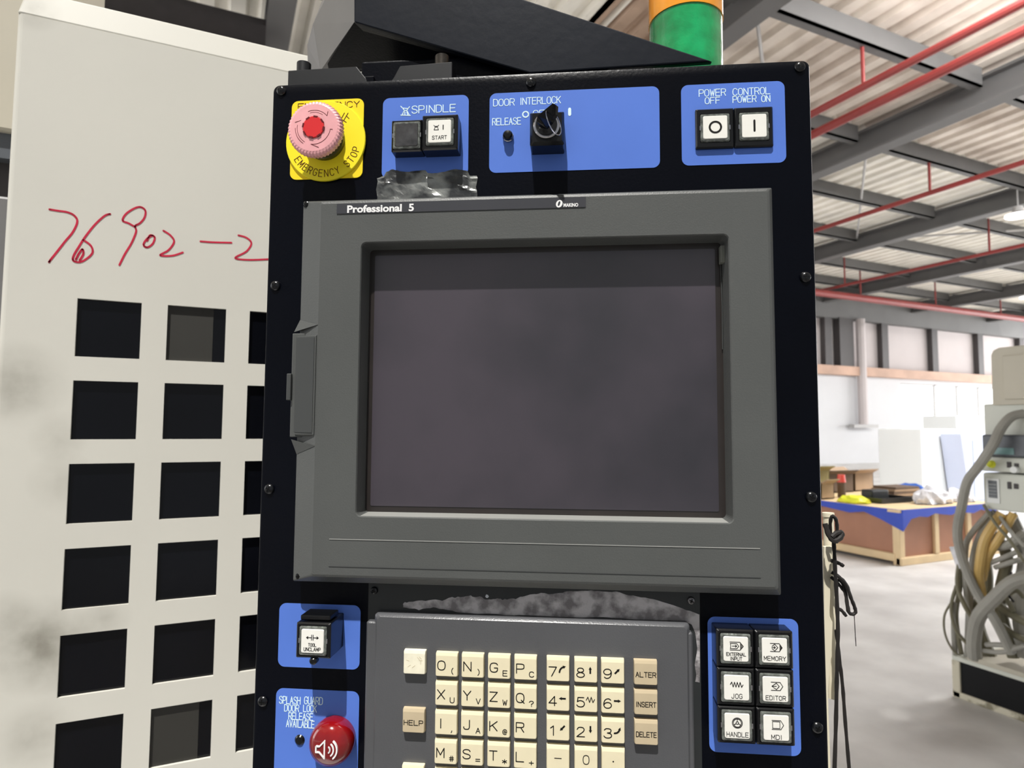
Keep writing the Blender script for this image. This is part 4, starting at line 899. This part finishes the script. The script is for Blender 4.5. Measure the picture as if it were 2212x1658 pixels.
for ri, R_ in enumerate((R1, R2, R3, R4, R5)):
    for ci, kk in enumerate(R_):
        if kk is None: continue
        x = colx[ci]; z = z_top - KP * ri
        a, b_ = kk
        if ci == 7: word_key(x, z, a, 'key_tan'); continue
        k = make_key(x, z, 'key_cream')
        if b_ is None:
            legend(k, [[(KWd / 2 + (px - 2) * 1.1, -10.4 + pz * .95) for px, pz in ln] for ln in glyph(a)], .5 if a != '.' else .9)
        elif ci < 4:
            if a: legend(k, text_lines(a, 1.5, -11, 6.0, 5.0, 0), .64)
            if b_: legend(k, text_lines(b_, 10.2, -13.2, 3.4, 2.8, 0), .52, 'small_legend')
        else:
            legend(k, text_lines(a, 1.5, -12, 6.0, 5.0, 0), .64)
            arrow(b_).build('arrow_legend', M['print_black'], k)
xl = kxy(871.5, 1440)[0]
b0 = word_key(xl, kxy(871, 1405)[1], '', 'key_blank')
legend(b0, [[(2, -6), (4, -6.6)], [(9.5, -4), (11, -5.4)], [(11, -3.6), (12.4, -5)], [(10.8, -6), (13, -6)], [(12, -6), (12, -8.6)], [(3, -10.5), (5, -9.2)], [(6, -11), (8, -9.5)]], .22, 'worn_legend', 'key_tan')
word_key(xl, kxy(871, 1531)[1], 'HELP', 'key_tan')
word_key(xl, kxy(871, 1653)[1], '', 'key_cream')

# ------------------------------------------------------------------ support arm, bracket, signal tower
AR = con('support_arm'); tag(AR, 'dark navy boxed support arm holding the console from above', 'arm')
def ap(u, v, d): x, z = P(u, v, d); return (x, d, z)
A, B, C_, Dd = ap(765, -200, 60), ap(765, 48, 60), ap(1145, 165, 60), ap(1540, 132, 60)
E_, F_ = ap(1125, -3, 60), ap(840, -200 + 90, 60)
F_ = ap(700, -160, 60)
fr = [A, B, C_, Dd, E_, ap(900, -80, 60)]
A2, B2, G2, H2 = ap(722, -200, 170), ap(690, 150, 170), ap(664, 150, 170), ap(675, 55, 170)
back = [ap(700, -60, 170), ap(690, 160, 170)]
front = [ap(765, -130, 54), ap(765, 48, 54), ap(1145, 158, 54), ap(1540, 132, 54), ap(1128, -3, 54), ap(830, -130, 54)]
MB().add([(*p,) for p in front] + [(p[0], 60, p[2]) for p in front], [tuple(range(6)), tuple(range(11, 5, -1))] + [(i, 6 + i, 6 + (i + 1) % 6, (i + 1) % 6) for i in range(6)]).build('arm_front', M['navy_arm'], AR, bevel=1.2)
f = front
und = [ap(690, 152, 150), ap(1120, 170, 150)]
MB().add([f[1], f[2], ap(1120, 175, 120), ap(700, 150, 120), (f[1][0], 64, f[1][2]), (f[2][0], 64, f[2][2] + 2), (ap(1120, 175, 124)), ap(704, 146, 124)], [(0, 1, 2, 3), (7, 6, 5, 4), (0, 4, 5, 1), (1, 5, 6, 2), (2, 6, 7, 3), (3, 7, 4, 0)]).build('arm_underside', M['black_paint'], AR)  # unlit look of the arm's underside put into black
MB().box(-150, 60, 62, 116, 3, 58).build('arm_foot', M['black_paint'], AR, bevel=2)
sf = [ap(765, -130, 62), ap(765, 48, 62), ap(692, 153, 120), ap(665, 156, 130), ap(664, 98, 130), ap(676, 52, 130), ap(712, -40, 130), ap(712, -130, 130)]
so = [(x + 4, y + 6, z) for x, y, z in sf]
MB().add(sf + so, [tuple(range(8)), tuple(range(15, 7, -1))] + [(i, 8 + i, 8 + (i + 1) % 8, (i + 1) % 8) for i in range(8)]).build('arm_side', M['arm_grey'], AR)  # lit look of the arm's side put into a lighter grey
mtop = [ap(1128, -3, 60), ap(1540, 132, 60)]
BK = con('mounting_bracket'); tag(BK, 'black notched mounting bracket with two bolts on top of the console', 'bracket')
MB().prism([(-194.8, 5), (-194.8, 27.8), (-138.8, 28.4), (-131, 18.5), (-127, 5)], 20, 50).build('bracket_plate', M['bracket_black'], BK, bevel=.6)
MB().prism([(-119, 5), (-109, 17.5), (-104, 27), (-62.4, 28.4), (-62.4, 5)], 20, 50).build('bracket_plate', M['bracket_black'], BK, bevel=.6)
MB().prism([(-140, 5), (-140, 33), (-132, 33), (-131, 12), (-110, 12), (-110, 5)], 42, 56).build('bracket_web', M['black_paint'], BK, bevel=.6)
for (u, mt) in ((657, 'bracket_black'), (955, 'bolt_steel')):
    x, _ = P(u, 130, 28); bo = MB().zcyl((x, 28), 5.6, 27, 37.5, 24).build('bolt', M[mt], BK, bevel=.8, smooth=True)
ST = con('signal_tower'); tag(ST, 'signal light tower with a green lens below an orange lens', 'signal light')
(xa, za), (xb, zb) = P(1403, 48, 96), P(1559, 48, 96)
r_ = (xb - xa) / 2; cx = (xa + xb) / 2
zs = P(1481, 5, 96 - r_)[1]
MB().zcyl((cx, 96), r_, zs - 76, zs, 40).build('green_lens', M['tower_green'], ST, smooth=True)
MB().zcyl((cx, 96), r_ + .8, zs, zs + 70, 40).build('orange_lens', M['tower_orange'], ST, smooth=True)
MB().zcyl((cx, 96), r_ - 6, 4, zs - 76, 24).build('tower_base', M['button_black'], ST, smooth=True)

# ------------------------------------------------------------------ tube, strap and black cords behind the console's right edge
TB = con('ivory_post'); tag(TB, 'ivory plastic tube post standing just behind the right edge of the console', 'post')
def cp(u, v, d=150): x, z = P(u, v, d); return (x, d, z)
x_, _ , zt_ = cp(1789, 1108); 
MB().zcyl((x_, 150), 4.4, zt_ - 160, zt_, 20).build('tube', M['ivory'], TB, smooth=True)
MB().zcyl((x_, 150), 5.0, zt_ - 3, zt_ + .5, 20).build('tube_collar', M['ivory'], TB, smooth=True)
q = [cp(u, v, 140) for u, v in ((1780, 1180), (1798, 1180), (1792, 1330), (1799, 1345), (1797, 1400), (1789, 1490), (1790, 1530), (1796, 1700), (1780, 1700))]
MB().add(q + [(x, y + 4, z) for x, y, z in q], [tuple(range(9)), tuple(range(17, 8, -1))] + [(i, 9 + i, 9 + (i + 1) % 9, (i + 1) % 9) for i in range(9)]).build('side_strip', M['ivory'], TB, bevel=.4)
CB = con('cord_bundle'); tag(CB, 'bundle of worn black cords knotted on the ivory tube and hanging to the floor', 'cords')
def cord(pts, r, label, d=128, smooth=4, flat=None):
    q = crom([cp(u, v, d + (dd if dd else 0)) for u, v, dd in pts], smooth)
    rr_ = [r * (1 + .12 * math.sin(i * 2.3)) for i in range(len(q))]
    MB().tube(q, rr_, 8).build('cord', M['cord_black'], CB, smooth=True)
cord([(1801, 1170, 0), (1804, 1230, 0), (1808, 1300, 1), (1810, 1370, 0), (1808, 1450, 0), (1806, 1550, 1), (1802, 1680, 0)], 1.7, 'thick black cord hanging straight down, nearer the console')
cord([(1806, 1360, 3), (1813, 1420, 3), (1820, 1480, 3), (1826, 1560, 3), (1836, 1680, 3)], 1.5, 'black cord strand that spreads to the right towards the floor')
cord([(1796, 1160, 2), (1793, 1135, 0), (1797, 1115, -3), (1806, 1122, -3), (1808, 1145, -2), (1802, 1165, -2)], 1.5, 'black cord looped around the top of the ivory tube')
cord([(1782, 1130, -4), (1790, 1155, -6), (1802, 1168, -8), (1816, 1160, -6), (1818, 1150, -4), (1806, 1152, -6), (1796, 1160, -8)], 2.2, 'knotted lump of black cord below the tube rim')
cord([(1796, 1235, 6), (1812, 1245, 4), (1828, 1262, 3), (1838, 1290, 3), (1846, 1310, 4), (1848, 1322, 4), (1840, 1326, 4), (1832, 1318, 4), (1828, 1290, 6), (1822, 1262, 7), (1810, 1250, 8)], 1.5, 'drooping black cord loop right of the hanging cords')
cord([(1795, 1245, 10), (1812, 1262, 8), (1826, 1280, 9), (1830, 1300, 9), (1834, 1322, 9)], 1.4, 'short black cord end inside the drooping loop')
cord([(1795, 1210, 6), (1812, 1216, 6), (1822, 1222, 6)], 1.6, 'stubby black cord end above the drooping loop')
cord([(1808, 1312, 5), (1818, 1318, 5), (1828, 1330, 5)], 1.4, 'stubby black cord end below the drooping loop')
cord([(1845, 1325, 4), (1847, 1360, 4), (1849, 1395, 4)], .35, 'thin thread dangling from the drooping loop')
GB = con('grey_block'); tag(GB, 'small grey block behind the black cords', 'block')
a = cp(1794, 1270, 160); b = cp(1806, 1316, 160)
MB().box(a[0] - 14, b[0], 160, 175, b[2], a[2] + 20).build('block_body', M['steel_grey'], GB, bevel=1)
MB().box(a[0] - 14, b[0] - 1, 159, 160, b[2] + 3, a[2] + 16).build('face_plate', M['steel_light'], GB)
